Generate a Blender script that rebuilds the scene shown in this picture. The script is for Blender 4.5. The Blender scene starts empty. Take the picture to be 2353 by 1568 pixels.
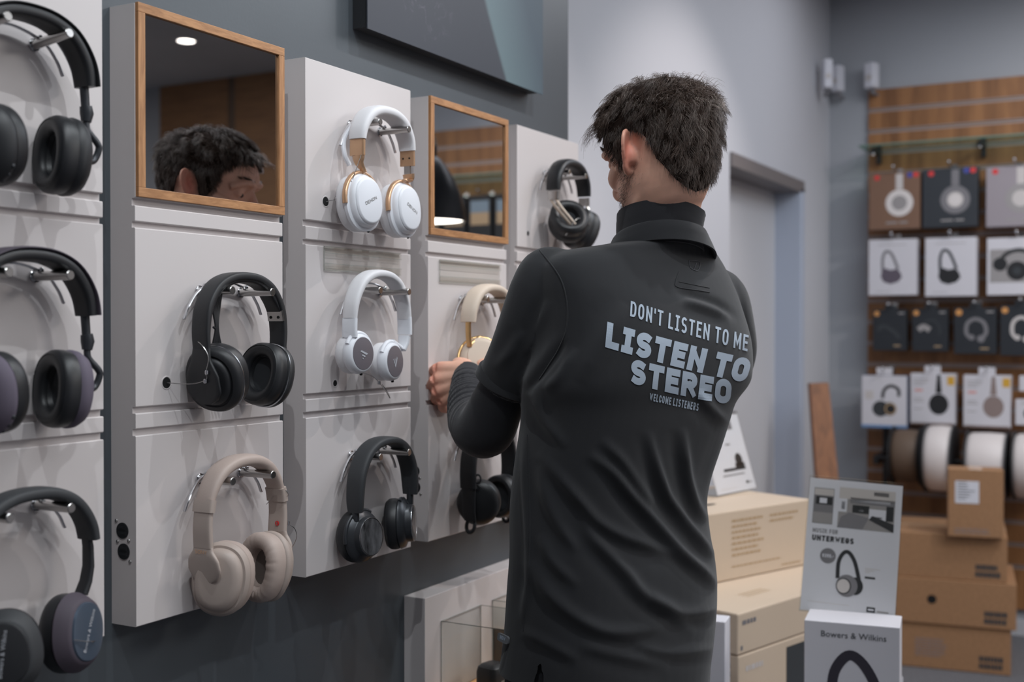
import bpy, bmesh, math, random
import numpy as np
from mathutils import Vector, Matrix
from mathutils.bvhtree import BVHTree
random.seed(7); np.random.seed(7)
R_ = math.radians
S = bpy.context.scene
COL = S.collection

# ---------------------------------------------------------------- camera
CAM = Vector((0.0, 0.0, 1.38))
YAW, PITCH, FPX = 28.8, 0.615, 2700.0
cd = bpy.data.cameras.new('camera')
cd.sensor_fit = 'HORIZONTAL'; cd.sensor_width = 36.0
cd.lens = FPX * 36.0 / 2353.0
cd.clip_start = 0.02; cd.clip_end = 60
cd.dof.use_dof = True; cd.dof.focus_distance = 1.76; cd.dof.aperture_fstop = 3.5; cd.dof.aperture_blades = 0
cam = bpy.data.objects.new('camera', cd); COL.objects.link(cam)
cam.location = CAM
cam.rotation_euler = (R_(90 - PITCH), 0, R_(YAW))
S.camera = cam

# ---------------------------------------------------------------- world, view, room spots, added fill
S.view_settings.view_transform = 'Standard'
S.view_settings.look = 'None'
S.view_settings.gamma = 1.0
S.view_settings.use_curve_mapping = False
S.view_settings.exposure = -0.12
w = bpy.data.worlds.new('world'); S.world = w; w.use_nodes = True
w.node_tree.nodes['Background'].inputs[0].default_value = (0.62, 0.70, 0.80, 1)
w.node_tree.nodes['Background'].inputs[1].default_value = 0.05

CEIL = 2.98
def spot(x, y, power, size=78, col=(1.0, 0.93, 0.87), aim=None, rad=0.009, blend=0.6):
    l = bpy.data.lights.new('ceiling_spot_light', 'SPOT'); l.energy = power; l.color = col
    l.spot_size = R_(size); l.spot_blend = blend; l.shadow_soft_size = rad
    o = bpy.data.objects.new('ceiling_spot_light', l); COL.objects.link(o)
    o.location = (x, y, CEIL - 0.05)
    d = Vector(aim if aim else (x, y, 0)) - o.location
    o.rotation_euler = d.to_track_quat('-Z', 'Y').to_euler()
    return o
def area(x, y, z, sx, sy, power, col=(1, 1, 1), rot=(0, 0, 0)):  # added fill light below the ceiling, with no fixture behind it
    l = bpy.data.lights.new('fill_area_light', 'AREA'); l.shape = 'RECTANGLE'; l.size = sx; l.size_y = sy
    l.energy = power; l.color = col
    o = bpy.data.objects.new('fill_area_light', l); COL.objects.link(o)
    o.location = (x, y, z); o.rotation_euler = rot
    return o
# track spots in a row in front of the display wall
for (x, y, p, ax, ay, az) in [(-0.35, 0.25, 37, -1.2, 0.95, 1.3), (-0.30, 1.05, 37, -1.2, 1.30, 1.3),
                              (-0.35, 1.85, 37, -1.2, 1.75, 1.2), (-0.32, 2.75, 37, -1.2, 2.2, 1.2),
                              (-0.20, 3.70, 50, -1.3, 3.7, 1.4)]:
    spot(x, y, p, 72, aim=(ax, ay, az), col=(1.0, 0.91, 0.86) if int(y * 10) % 2 else (0.90, 0.96, 1.0))
area(0.5, 0.6, CEIL - 0.03, 1.2, 2.4, 22, (0.90, 0.95, 1.0))  # unseen fills from here on, added to brighten room and back wall
area(0.4, 3.6, CEIL - 0.03, 1.6, 1.4, 40, (0.84, 0.91, 1.0))
area(2.6, 1.5, CEIL - 0.03, 1.2, 3.0, 34, (0.95, 0.97, 1.0))
area(2.7, 3.2, CEIL - 0.03, 1.4, 0.8, 62, (1.0, 0.95, 0.88))
area(0.2, 4.75, CEIL - 0.03, 2.6, 0.7, 16, (0.90, 0.93, 1.0))
spot(0.6, 4.3, 42, 95, aim=(0.1, 5.7, 1.5))
# ---------------------------------------------------------------- geometry of view rays (used to measure places)
_a, _p = R_(YAW), R_(PITCH)
_F0 = Vector((-math.sin(_a), math.cos(_a), 0)); _R = Vector((math.cos(_a), math.sin(_a), 0)); _Z = Vector((0, 0, 1))
_F = _F0 * math.cos(_p) - _Z * math.sin(_p); _U = _Z * math.cos(_p) + _F0 * math.sin(_p)
def ray(u, v):
    return _F + _R * ((u - 1176.5) / FPX) - _U * ((v - 784.0) / FPX)
def at(u, v, x=None, y=None, z=None, d=None):
    r = ray(u, v)
    if d is not None: t = d
    elif x is not None: t = (x - CAM.x) / r.x
    elif y is not None: t = (y - CAM.y) / r.y
    else: t = (z - CAM.z) / r.z
    return CAM + r * t
def to_px(P):
    q = np.asarray(P, dtype=float) - np.array(CAM)
    d = q @ np.array(_F)
    return np.stack([1176.5 + FPX * (q @ np.array(_R)) / d, 784 - FPX * (q @ np.array(_U)) / d], -1), d

# ---------------------------------------------------------------- materials
def lin(c):
    c = c / 255.0
    return c / 12.92 if c <= 0.04045 else ((c + 0.055) / 1.055) ** 2.4
def rgb(r, g, b): return (lin(r), lin(g), lin(b), 1.0)
MATS = {}
def mat(name, c, rough=0.5, metal=0.0, spec=0.5, bump=None, var=None, coat=0.0, sheen=0.0, alpha=None, sss=0.0):
    if name in MATS: return MATS[name]
    m = bpy.data.materials.new(name); m.use_nodes = True; nt = m.node_tree
    b = nt.nodes['Principled BSDF']
    b.inputs['Base Color'].default_value = rgb(*c); b.inputs['Roughness'].default_value = rough
    b.inputs['Metallic'].default_value = metal; b.inputs['Specular IOR Level'].default_value = spec
    b.inputs['Coat Weight'].default_value = coat; b.inputs['Sheen Weight'].default_value = sheen
    if sss:
        b.inputs['Subsurface Weight'].default_value = sss
        b.inputs['Subsurface Radius'].default_value = (0.012, 0.005, 0.003); b.inputs['Subsurface Scale'].default_value = 1.0
    tc = nt.nodes.new('ShaderNodeTexCoord')
    if var:          # (scale, amount, stretch xyz)
        n = nt.nodes.new('ShaderNodeTexNoise'); n.inputs['Scale'].default_value = var[0]; n.inputs['Detail'].default_value = 4
        mp = nt.nodes.new('ShaderNodeMapping'); mp.inputs['Scale'].default_value = var[2] if len(var) > 2 else (1, 1, 1)
        nt.links.new(tc.outputs['Object'], mp.inputs[0]); nt.links.new(mp.outputs[0], n.inputs['Vector'])
        mx = nt.nodes.new('ShaderNodeMix'); mx.data_type = 'RGBA'
        k = var[1]
        mx.inputs[6].default_value = rgb(*[max(0, v * (1 - k)) for v in c]); mx.inputs[7].default_value = rgb(*[min(255, v * (1 + k)) for v in c])
        rp = nt.nodes.new('ShaderNodeMapRange'); rp.inputs[1].default_value = 0.3; rp.inputs[2].default_value = 0.7
        nt.links.new(n.outputs['Fac'], rp.inputs[0]); nt.links.new(rp.outputs[0], mx.inputs[0]); nt.links.new(mx.outputs[2], b.inputs['Base Color'])
    if bump:         # (scale, strength, distance)
        n = nt.nodes.new('ShaderNodeTexNoise'); n.inputs['Scale'].default_value = bump[0]; n.inputs['Detail'].default_value = 3
        nt.links.new(tc.outputs['Object'], n.inputs['Vector'])
        bp = nt.nodes.new('ShaderNodeBump'); bp.inputs['Strength'].default_value = bump[1]; bp.inputs['Distance'].default_value = bump[2]
        nt.links.new(n.outputs['Fac'], bp.inputs['Height']); nt.links.new(bp.outputs[0], b.inputs['Normal'])
    MATS[name] = m
    return m
def clear(name, tint=(0.97, 0.985, 0.98), gloss=0.02):
    """thin clear sheet: mostly transparent, with a mirror-like sheen at grazing angles"""
    if name in MATS: return MATS[name]
    m = bpy.data.materials.new(name); m.use_nodes = True; nt = m.node_tree; nt.nodes.remove(nt.nodes['Principled BSDF'])
    out = nt.nodes['Material Output']; tr = nt.nodes.new('ShaderNodeBsdfTransparent'); tr.inputs[0].default_value = (*tint, 1)
    gl = nt.nodes.new('ShaderNodeBsdfGlossy'); gl.inputs['Roughness'].default_value = 0.03; gl.inputs[0].default_value = (0.9, 0.92, 0.92, 1)
    lw = nt.nodes.new('ShaderNodeLayerWeight'); lw.inputs['Blend'].default_value = 0.5
    p = nt.nodes.new('ShaderNodeMath'); p.operation = 'POWER'; p.inputs[1].default_value = 5.0; nt.links.new(lw.outputs['Facing'], p.inputs[0])
    fr = nt.nodes.new('ShaderNodeMath'); fr.operation = 'MULTIPLY_ADD'; fr.inputs[1].default_value = 0.85; fr.inputs[2].default_value = gloss; nt.links.new(p.outputs[0], fr.inputs[0])
    mx = nt.nodes.new('ShaderNodeMixShader'); nt.links.new(fr.outputs[0], mx.inputs[0]); nt.links.new(tr.outputs[0], mx.inputs[1]); nt.links.new(gl.outputs[0], mx.inputs[2])
    nt.links.new(mx.outputs[0], out.inputs[0])
    MATS[name] = m
    return m
def wood(name, c1, c2, scale=(1, 1, 1), rough=0.45, gscale=9.0):
    if name in MATS: return MATS[name]
    m = bpy.data.materials.new(name); m.use_nodes = True; nt = m.node_tree; b = nt.nodes['Principled BSDF']
    tc = nt.nodes.new('ShaderNodeTexCoord'); mp = nt.nodes.new('ShaderNodeMapping'); mp.inputs['Scale'].default_value = scale
    nt.links.new(tc.outputs['Object'], mp.inputs[0])
    n1 = nt.nodes.new('ShaderNodeTexNoise'); n1.inputs['Scale'].default_value = gscale; n1.inputs['Detail'].default_value = 6; n1.inputs['Roughness'].default_value = 0.65; n1.inputs['Distortion'].default_value = 0.6
    nt.links.new(mp.outputs[0], n1.inputs['Vector'])
    cr = nt.nodes.new('ShaderNodeValToRGB'); cr.color_ramp.elements[0].color = rgb(*c1); cr.color_ramp.elements[1].color = rgb(*c2)
    cr.color_ramp.elements[0].position = 0.35; cr.color_ramp.elements[1].position = 0.65
    nt.links.new(n1.outputs['Fac'], cr.inputs[0]); nt.links.new(cr.outputs[0], b.inputs['Base Color'])
    b.inputs['Roughness'].default_value = rough
    MATS[name] = m
    return m

WHITE = mat('white_lacquer_panel', (206, 199, 198), 0.42, bump=(900, 0.05, 0.0004))
DARKWALL = mat('slate_grey_wall_paint', (72, 77, 82), 0.38, bump=(160, 0.08, 0.001))
LIGHTWALL = mat('pale_grey_wall_paint', (186, 187, 193), 0.7, bump=(120, 0.06, 0.001))
BACKWALL = mat('grey_wall_paint', (160, 163, 169), 0.8)
CEILM = mat('ceiling_paint', (168, 170, 174), 0.9, var=(1.2, 0.05))
FLOORM = mat('speckled_carpet', (92, 92, 96), 0.95, var=(160, 0.35))
OAK = wood('oak_veneer', (150, 104, 66), (186, 136, 92), (6, 1.0, 6), 0.5, 26)
OAKV = wood('oak_veneer_upright', (150, 104, 66), (186, 136, 92), (6, 6, 0.6), 0.5, 26)
SLATWOOD = wood('slat_wood', (118, 78, 46), (160, 112, 70), (3, 3, 0.25), 0.5, 4)
DARKWOOD = wood('horizontal_grain_wood', (110, 78, 54), (158, 118, 82), (0.6, 1, 30), 0.5, 6)
STEEL = mat('brushed_steel', (188, 186, 184), 0.24, 1.0, bump=(700, 0.05, 0.0002))
CHROME = mat('chrome', (205, 205, 208), 0.1, 1.0)
MIRROR = mat('mirror_glass', (196, 196, 198), 0.0, 1.0)
BLACK = mat('matte_black_plastic', (34, 35, 38), 0.5)
BLACKSOFT = mat('black_leatherette', (30, 31, 34), 0.42, bump=(1400, 0.25, 0.0004))
BLACKFAB = mat('black_woven_fabric', (40, 42, 46), 0.9, bump=(2600, 0.4, 0.0005))
VOID = mat('dark_recess', (12, 12, 13), 0.9)
SILVER = mat('silver_ring', (190, 192, 196), 0.25, 1.0)
PAPER = mat('white_card', (214, 214, 222), 0.55)
CARD = mat('brown_cardboard', (156, 117, 84), 0.85, var=(90, 0.06))
BEIGE = mat('beige_printed_card', (198, 180, 160), 0.6)
INK = mat('black_ink', (38, 38, 42), 0.6)
GREYINK = mat('grey_ink', (120, 116, 112), 0.6)
ACRYL = clear('clear_acrylic', (0.975, 0.975, 0.965))
ACRYLEDGE = mat('acrylic_cut_edge', (150, 152, 148), 0.3)
GLASS = clear('green_glass', (0.78, 0.90, 0.85))

# ---------------------------------------------------------------- mesh building
class MB:
    def __init__(s): s.v = []; s.f = []; s.m = []
    def add(s, vs, fs, mi=0):
        o = len(s.v); s.v += [tuple(p) for p in vs]
        for f in fs: s.f.append(tuple(i + o for i in f)); s.m.append(mi)
        return s
    def box(s, x0, x1, y0, y1, z0, z1, mi=0, M=None):
        vs = [Vector(p) for p in [(x0, y0, z0), (x1, y0, z0), (x1, y1, z0), (x0, y1, z0), (x0, y0, z1), (x1, y0, z1), (x1, y1, z1), (x0, y1, z1)]]
        if M is not None: vs = [M @ p for p in vs]
        return s.add(vs, [(0, 3, 2, 1), (4, 5, 6, 7), (0, 1, 5, 4), (1, 2, 6, 5), (2, 3, 7, 6), (3, 0, 4, 7)], mi)
    def ring_loft(s, rings, mi=0, cap=True, closed=True):
        n = len(rings[0]); vs = [p for r in rings for p in r]; fs = []
        for i in range(len(rings) - 1):
            for j in range(n if closed else n - 1):
                k = (j + 1) % n
                fs.append((i * n + j, i * n + k, (i + 1) * n + k, (i + 1) * n + j))
        if cap:
            fs.append(tuple(range(n))[::-1]); fs.append(tuple((len(rings) - 1) * n + j for j in range(n)))
        return s.add(vs, fs, mi)
    def tube(s, path, r, n=10, mi=0, up=None, sq=None):
        path = [Vector(p) for p in path]; rings = []; N = len(path)
        rr = r if hasattr(r, '__len__') else [r] * N
        u = None
        for i, p in enumerate(path):
            t = (path[min(i + 1, N - 1)] - path[max(i - 1, 0)])
            t = t.normalized() if t.length > 1e-9 else Vector((0, 0, 1))
            if u is None:
                u = (Vector(up) if up else (Vector((0, 0, 1)) if abs(t.z) < 0.9 else Vector((1, 0, 0))))
            u = (u - t * u.dot(t)).normalized(); w_ = t.cross(u)
            a, b = (rr[i], rr[i]) if sq is None else (rr[i] * sq, rr[i])
            rings.append([p + u * (math.cos(2 * math.pi * k / n) * b) + w_ * (math.sin(2 * math.pi * k / n) * a) for k in range(n)])
        return s.ring_loft(rings, mi)
    def cyl(s, a, b, r, n=24, mi=0, r2=None, bev=0.0):
        a = Vector(a); b = Vector(b)
        r2 = r if r2 is None else r2
        if bev:
            d = (b - a).normalized()
            return s.tube([a, a + d * bev, b - d * bev, b], [r - bev, r, r2, r2 - bev], n, mi)
        return s.tube([a, b], [r, r2], n, mi)
    def lathe(s, prof, M, n=48, mi=0, rx=0, rz=0, power=2.0, cap0=False, cap1=False):
        """prof = [(inset, height)]; the outline is a superellipse rx * rz, shrunk by inset."""
        rings = []
        for (d, h) in prof:
            a = max(rx - d, 1e-5); c = max(rz - d, 1e-5); ring = []
            for k in range(n):
                t = 2 * math.pi * k / n; ct, st = math.cos(t), math.sin(t)
                e = 2.0 / power
                ring.append(M @ Vector((a * math.copysign(abs(ct) ** e, ct), c * math.copysign(abs(st) ** e, st), h)))
            rings.append(ring)
        s.ring_loft(rings, mi, cap=False)
        o = len(s.v) - len(rings) * n
        if cap0: s.f.append(tuple(o + j for j in range(n))[::-1]); s.m.append(mi)
        if cap1: s.f.append(tuple(o + (len(rings) - 1) * n + j for j in range(n))); s.m.append(mi)
        return s
    def sphere(s, c, r, mi=0, n=14, sc=(1, 1, 1), M=None):
        rings = []
        for i in range(1, n):
            ph = math.pi * i / n - math.pi / 2
            ring = [Vector((math.cos(ph) * math.cos(2 * math.pi * k / (2 * n)) * r * sc[0], math.cos(ph) * math.sin(2 * math.pi * k / (2 * n)) * r * sc[1], math.sin(ph) * r * sc[2])) for k in range(2 * n)]
            if M is not None: ring = [M @ p for p in ring]
            rings.append([Vector(c) + p for p in ring])
        return s.ring_loft(rings, mi)
    def build(s, name, mats, parent=None, smooth=35, bevel=0, loc=None, seg=2):
        me = bpy.data.meshes.new(name)
        off = Vector(loc) if loc is not None else None
        vs = [tuple(Vector(p) - off) for p in s.v] if off is not None else s.v
        me.from_pydata(vs, [], s.f); me.update()
        mats = mats if isinstance(mats, (list, tuple)) else [mats]
        for m in mats: me.materials.append(m)
        if len(mats) > 1: me.polygons.foreach_set('material_index', s.m)
        bm = bmesh.new(); bm.from_mesh(me); bmesh.ops.recalc_face_normals(bm, faces=bm.faces); bm.to_mesh(me); bm.free()
        if smooth:
            me.polygons.foreach_set('use_smooth', [True] * len(me.polygons)); me.set_sharp_from_angle(angle=R_(smooth))
        o = bpy.data.objects.new(name, me); COL.objects.link(o)
        if loc is not None: o.location = loc
        if parent is not None: o.parent = parent
        if bevel:
            b = o.modifiers.new('bevel', 'BEVEL'); b.width = bevel; b.segments = seg; b.limit_method = 'ANGLE'; b.angle_limit = R_(40)
        return o
def tag(o, label, cat, group=None, kind=None):
    if label: o['label'] = label
    if cat: o['category'] = cat
    if group: o['group'] = group
    if kind: o['kind'] = kind
    return o
def thing(name, label, cat, loc=(0, 0, 0), rotz=0, group=None):
    o = bpy.data.objects.new(name, None); COL.objects.link(o); o.location = loc; o.rotation_euler = (0, 0, rotz)
    o.empty_display_size = 0.05
    return tag(o, label, cat, group)
def struct(o): o['kind'] = 'structure'; return o
def crom(pts, n=8):
    """smooth curve through points (any dimension)"""
    P = [np.array(p, dtype=float) for p in pts]; P = [2 * P[0] - P[1]] + P + [2 * P[-1] - P[-2]]; out = []
    for i in range(1, len(P) - 2):
        for k in range(n):
            t = k / n
            out.append(0.5 * ((2 * P[i]) + (-P[i - 1] + P[i + 1]) * t + (2 * P[i - 1] - 5 * P[i] + 4 * P[i + 1] - P[i + 2]) * t * t + (-P[i - 1] + 3 * P[i] - 3 * P[i + 1] + P[i + 2]) * t ** 3))
    out.append(P[-2]); return out

# ---------------------------------------------------------------- lettering drawn with strokes
def _arc(cx, cy, rx, ry, a0, a1, n=8):
    return [(cx + rx * math.cos(R_(a0 + (a1 - a0) * i / n)), cy + ry * math.sin(R_(a0 + (a1 - a0) * i / n))) for i in range(n + 1)]
def _oval(): 
    return _arc(.5, .68, .5, .32, 0, 180, 10) + _arc(.5, .32, .5, .32, 180, 360, 10)
GL = {
 'A': (1.0, [[(0, 0), (.5, 1), (1, 0)], [(.2, .3), (.8, .3)]]), 'B': (.95, [[(0, 0), (0, 1)], [(0, 1)] + _arc(.6, .76, .36, .24, 90, -90) + [(0, .52)], [(0, .52)] + _arc(.62, .26, .38, .26, 90, -90) + [(0, 0)]]),
 'C': (.95, [_arc(.5, .68, .5, .32, 10, 180, 9) + _arc(.5, .32, .5, .32, 180, 350, 9)]),
 'D': (1.0, [[(0, 0), (0, 1)], [(0, 1)] + _arc(.5, .65, .5, .35, 90, 0) + _arc(.5, .35, .5, .35, 0, -90) + [(0, 0)]]),
 'E': (.85, [[(0, 0), (0, 1)], [(0, 1), (1, 1)], [(0, .52), (.85, .52)], [(0, 0), (1, 0)]]), 'F': (.85, [[(0, 0), (0, 1)], [(0, 1), (1, 1)], [(0, .52), (.85, .52)]]),
 'G': (.98, [_arc(.5, .68, .5, .32, 10, 180, 9) + _arc(.5, .32, .5, .32, 180, 360, 9) + [(1, .45), (.6, .45)]]),
 'H': (1.0, [[(0, 0), (0, 1)], [(1, 0), (1, 1)], [(0, .5), (1, .5)]]), 'I': (.7, [[(.5, 0), (.5, 1)], [(0, 1), (1, 1)], [(0, 0), (1, 0)]]),
 'K': (.98, [[(0, 0), (0, 1)], [(.05, .42), (1, 1)], [(.3, .56), (1, 0)]]), 'L': (.82, [[(0, 1), (0, 0)], [(0, 0), (1, 0)]]),
 'M': (1.2, [[(0, 0), (0, 1)], [(0, 1), (.5, .25), (1, 1)], [(1, 0), (1, 1)]]), 'N': (1.02, [[(0, 0), (0, 1)], [(0, 1), (1, 0)], [(1, 0), (1, 1)]]),
 'O': (1.0, [_oval() + [(1, .68)]]), 'P': (.92, [[(0, 0), (0, 1)], [(0, 1)] + _arc(.6, .73, .4, .27, 90, -90) + [(0, .46)]]),
 'R': (.96, [[(0, 0), (0, 1)], [(0, 1)] + _arc(.6, .74, .38, .26, 90, -90) + [(0, .48)], [(.5, .48), (1, 0)]]),
 'S': (.95, [_arc(.5, .75, .5, .25, 52, 270, 16) + _arc(.5, .25, .5, .25, 90, -128, 16)[1:]]),
 'T': (.95, [[(.5, 0), (.5, 1)], [(0, 1), (1, 1)]]), 'U': (1.0, [[(0, 1)] + _arc(.5, .32, .5, .32, 180, 360, 10) + [(1, 1)]]),
 'V': (1.0, [[(0, 1), (.5, 0), (1, 1)]]), 'W': (1.35, [[(0, 1), (.25, 0), (.5, .8), (.75, 0), (1, 1)]]), 'X': (1.0, [[(0, 0), (1, 1)], [(0, 1), (1, 0)]]),
 'Y': (1.0, [[(0, 1), (.5, .5), (1, 1)], [(.5, .5), (.5, 0)]]), 'Z': (.95, [[(0, 1), (1, 1), (0, 0), (1, 0)]]),
 '9': (.9, [_arc(.5, .7, .48, .3, 0, 360, 14), _arc(.5, .3, .48, .3, -120, 0, 6) + [(.98, .7)]]), '3': (.9, [_arc(.5, .75, .45, .25, 150, -90, 8) + _arc(.5, .27, .5, .27, 90, -160, 8)]),
 '0': (.95, [_oval() + [(1, .68)]]), "'": (.22, [[(.6, 1), (.5, .78)]]), ',': (.22, [[(.6, .1), (.3, -.12)]]), '-': (.6, [[(0, .45), (1, .45)]]),
 '1': (.5, [[(.1, .8), (.6, 1), (.6, 0)]]), '2': (.9, [_arc(.5, .72, .48, .28, 165, -30, 8) + [(0, 0), (1, 0)]]), '5': (.9, [[(.95, 1), (.1, 1), (.05, .55)] + _arc(.48, .32, .5, .32, 110, -160, 9)]),
 '4': (.9, [[(.75, 0), (.75, 1), (0, .3), (1, .3)]]), '6': (.9, [_arc(.5, .3, .48, .3, 0, 360, 14), [(.02, .3), (.1, .7), (.6, 1)]]), '8': (.9, [_arc(.5, .75, .42, .25, 0, 360, 12), _arc(.5, .27, .48, .27, 0, 360, 12)]),
 '7': (.85, [[(0, 1), (1, 1), (.3, 0)]]), '.': (.2, [[(.5, 0), (.5, .04)]]), '/': (.6, [[(0, 0), (1, 1)]]), '&': (1.0, [[(1, 0), (.2, .75)] + _arc(.42, .8, .25, .2, 180, 0, 6) + [(.1, .35)] + _arc(.42, .22, .36, .22, 180, 330, 6) + [(1, .45)]]),
}
GL['\u00dc'] = (1.0, [[(0, .82)] + _arc(.5, .32, .5, .32, 180, 360, 10) + [(1, .82)], [(.25, 1), (.25, 1.02)], [(.75, 1), (.75, 1.02)]])
GL['\u20ac'] = (.9, [_arc(.6, .66, .45, .34, 40, 180, 8) + _arc(.6, .34, .45, .34, 180, 320, 8), [(0, .6), (.75, .6)], [(0, .42), (.7, .42)]])
def text_quads(txt, H, th, wid=0.6, gap=0.14, space=0.35, step=None):
    """returns list of quads (4 2D points) and the width"""
    quads = []; x = 0.0
    for ch in txt:
        if ch == ' ': x += H * space; continue
        gw, strokes = GL[ch]; W = gw * wid * H
        def mp(p): return (x + th / 2 + p[0] * max(W - th, 0), th / 2 + p[1] * (H - th))
        for st in strokes:
            P = [Vector(mp(p)) for p in st]; Q = [P[0]]
            for p in P[1:]:
                if (p - Q[-1]).length > 1e-6: Q.append(p)
            P = Q
            if len(P) < 2: continue
            loop = (P[0] - P[-1]).length < 1e-4
            if not loop:
                P[0] = P[0] - (P[1] - P[0]).normalized() * th / 2; P[-1] = P[-1] + (P[-1] - P[-2]).normalized() * th / 2
            L = []; Rr = []; n = len(P)
            for i in range(n):
                a = P[i] - P[i - 1] if i > 0 else (P[0] - P[-2] if loop else P[1] - P[0])
                b = P[i + 1] - P[i] if i < n - 1 else (P[1] - P[0] if loop else P[-1] - P[-2])
                a = a.normalized(); b = b.normalized(); na = Vector((-a.y, a.x)); nb = Vector((-b.y, b.x)); m = (na + nb)
                m = m.normalized() if m.length > 0.2 else na
                k = min(1 / max(m.dot(na), 0.35), 2.4)
                L.append(P[i] + m * (th / 2 * k)); Rr.append(P[i] - m * (th / 2 * k))
            lo = Vector((x, 0 if ch not in ",'" else -H * .2)); hi = Vector((x + W, H * (1.2 if ch == '\u00dc' else 1)))
            cl = lambda p: Vector((min(max(p.x, lo.x), hi.x), min(max(p.y, lo.y), hi.y)))
            L = [cl(p) for p in L]; Rr = [cl(p) for p in Rr]
            for i in range(n - 1):
                ln = (P[i + 1] - P[i]).length; c = 1 if not step else max(1, int(math.ceil(ln / step)))
                for j in range(c):
                    t0, t1 = j / c, (j + 1) / c
                    q4 = [Rr[i].lerp(Rr[i + 1], t0), Rr[i].lerp(Rr[i + 1], t1), L[i].lerp(L[i + 1], t1), L[i].lerp(L[i + 1], t0)]
                    c2 = 1 if not step else max(1, int(math.ceil(th / step)))
                    for g in range(c2):
                        a0, a1 = g / c2, (g + 1) / c2
                        quads.append([q4[0].lerp(q4[3], a0), q4[1].lerp(q4[2], a0), q4[1].lerp(q4[2], a1), q4[0].lerp(q4[3], a1)])
        x += W + H * gap
    return quads, x - H * gap
def put_text(mb, txt, H, th, O, X, Y, mi=0, wid=0.6, gap=0.14, space=0.35, align='c', lift=0.0004):
    """flat lettering; O = anchor on the base line, X = reading direction, Y = up"""
    q, w_ = text_quads(txt, H, th, wid, gap, space); O = Vector(O); X = Vector(X).normalized(); Y = Vector(Y).normalized(); Nn = X.cross(Y)
    ox = -w_ / 2 if align == 'c' else (0 if align == 'l' else -w_)
    for quad in q: mb.add([O + X * (p.x + ox) + Y * p.y + Nn * lift for p in quad], [(0, 1, 2, 3)], mi)
    return mb
def font_mesh(mb, body, size, O, X, Y, mi=0, align='CENTER', lift=0.0004):
    cu = bpy.data.curves.new('t', 'FONT'); cu.body = body; cu.size = size; cu.align_x = align; cu.resolution_u = 2
    ob = bpy.data.objects.new('t', cu); me = bpy.data.meshes.new_from_object(ob)
    O = Vector(O); X = Vector(X).normalized(); Y = Vector(Y).normalized(); Nn = X.cross(Y)
    mb.add([O + X * v.co.x + Y * v.co.y + Nn * lift for v in me.vertices], [tuple(p.vertices) for p in me.polygons], mi)
    bpy.data.objects.remove(ob); bpy.data.curves.remove(cu); bpy.data.meshes.remove(me)
    return mb
# ================================================================ the room
WX, PX0, LX = -1.2255, -1.180, -1.394        # dark wall face, front of the display panels, pale wall face
YB = 5.72                                     # back wall
def wallbox(name, m, *b, parent=None):
    mb = MB(); mb.box(*b); o = mb.build(name, m, smooth=0); return struct(o)
wallbox('floor', FLOORM, -2.2, 4.1, -2.7, YB + 0.1, -0.1, 0.0)
wallbox('ceiling', CEILM, -2.2, 4.1, -2.7, YB + 0.1, CEIL, CEIL + 0.1)
wallbox('wall_left', DARKWALL, LX, WX, -2.6, 2.505, 0, CEIL)
D0, D1, DH = 4.21, 5.19, 2.0                  # door opening
mb = MB(); mb.box(LX - 0.2, LX, -2.6, D0, 0, CEIL); mb.box(LX - 0.2, LX, D0, D1, DH, CEIL); mb.box(LX - 0.2, LX, D1, YB + 0.1, 0, CEIL)
struct(mb.build('wall_left_far', LIGHTWALL, smooth=0))
wallbox('wall_back', BACKWALL, LX - 0.2, 4.1, YB, YB + 0.1, 0, CEIL)
wallbox('wall_right', LIGHTWALL, 4.0, 4.1, -2.6, YB, 0, CEIL)
wallbox('wall_front', LIGHTWALL, -2.2, 4.1, -2.7, -2.6, 0, CEIL)
# the door of the side room: leaf set back in a steel frame
FRAMEM = mat('pale_blue_door_frame', (176, 184, 200), 0.4)
DOORM = mat('pale_door_leaf', (190, 190, 194), 0.5)
dr = bpy.data.objects.new('door_1', None); COL.objects.link(dr); dr.location = (LX - 0.1, D0, 0); struct(dr)
def dchild(name, m, *b, bevel=0.0):
    mb = MB(); mb.box(b[0] - dr.location.x, b[1] - dr.location.x, b[2] - D0, b[3] - D0, b[4], b[5]); return mb.build(name, m, dr, smooth=0, bevel=bevel)
dchild('door_leaf', DOORM, LX - 0.145, LX - 0.105, D0 + 0.02, D1 - 0.03, 0.005, DH - 0.02)
dchild('frame_post', FRAMEM, LX - 0.15, LX + 0.012, D1 - 0.03, D1 + 0.035, 0, DH + 0.0, bevel=0.004)
dchild('frame_header', mat('shaded_header', (112, 106, 106), .5), LX - 0.15, LX + 0.012, D0, D1 + 0.035, DH - 0.02, DH + 0.035, bevel=0.004)  # same steel frame; the shade on the header is put into its colour
hm = MB(); hm.tube([(LX - 0.1 - dr.location.x, 0.08, 1.05), (LX - 0.045 - dr.location.x, 0.08, 1.05), (LX - 0.045 - dr.location.x, 0.2, 1.05)], 0.009, 12); hm.build('door_handle', STEEL, dr)
# baseboards
def bb(name, *b): return wallbox(name, LIGHTWALL, *b)
bb('baseboard_back', LX, 4.0, YB - 0.012, YB, 0, 0.07)

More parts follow.
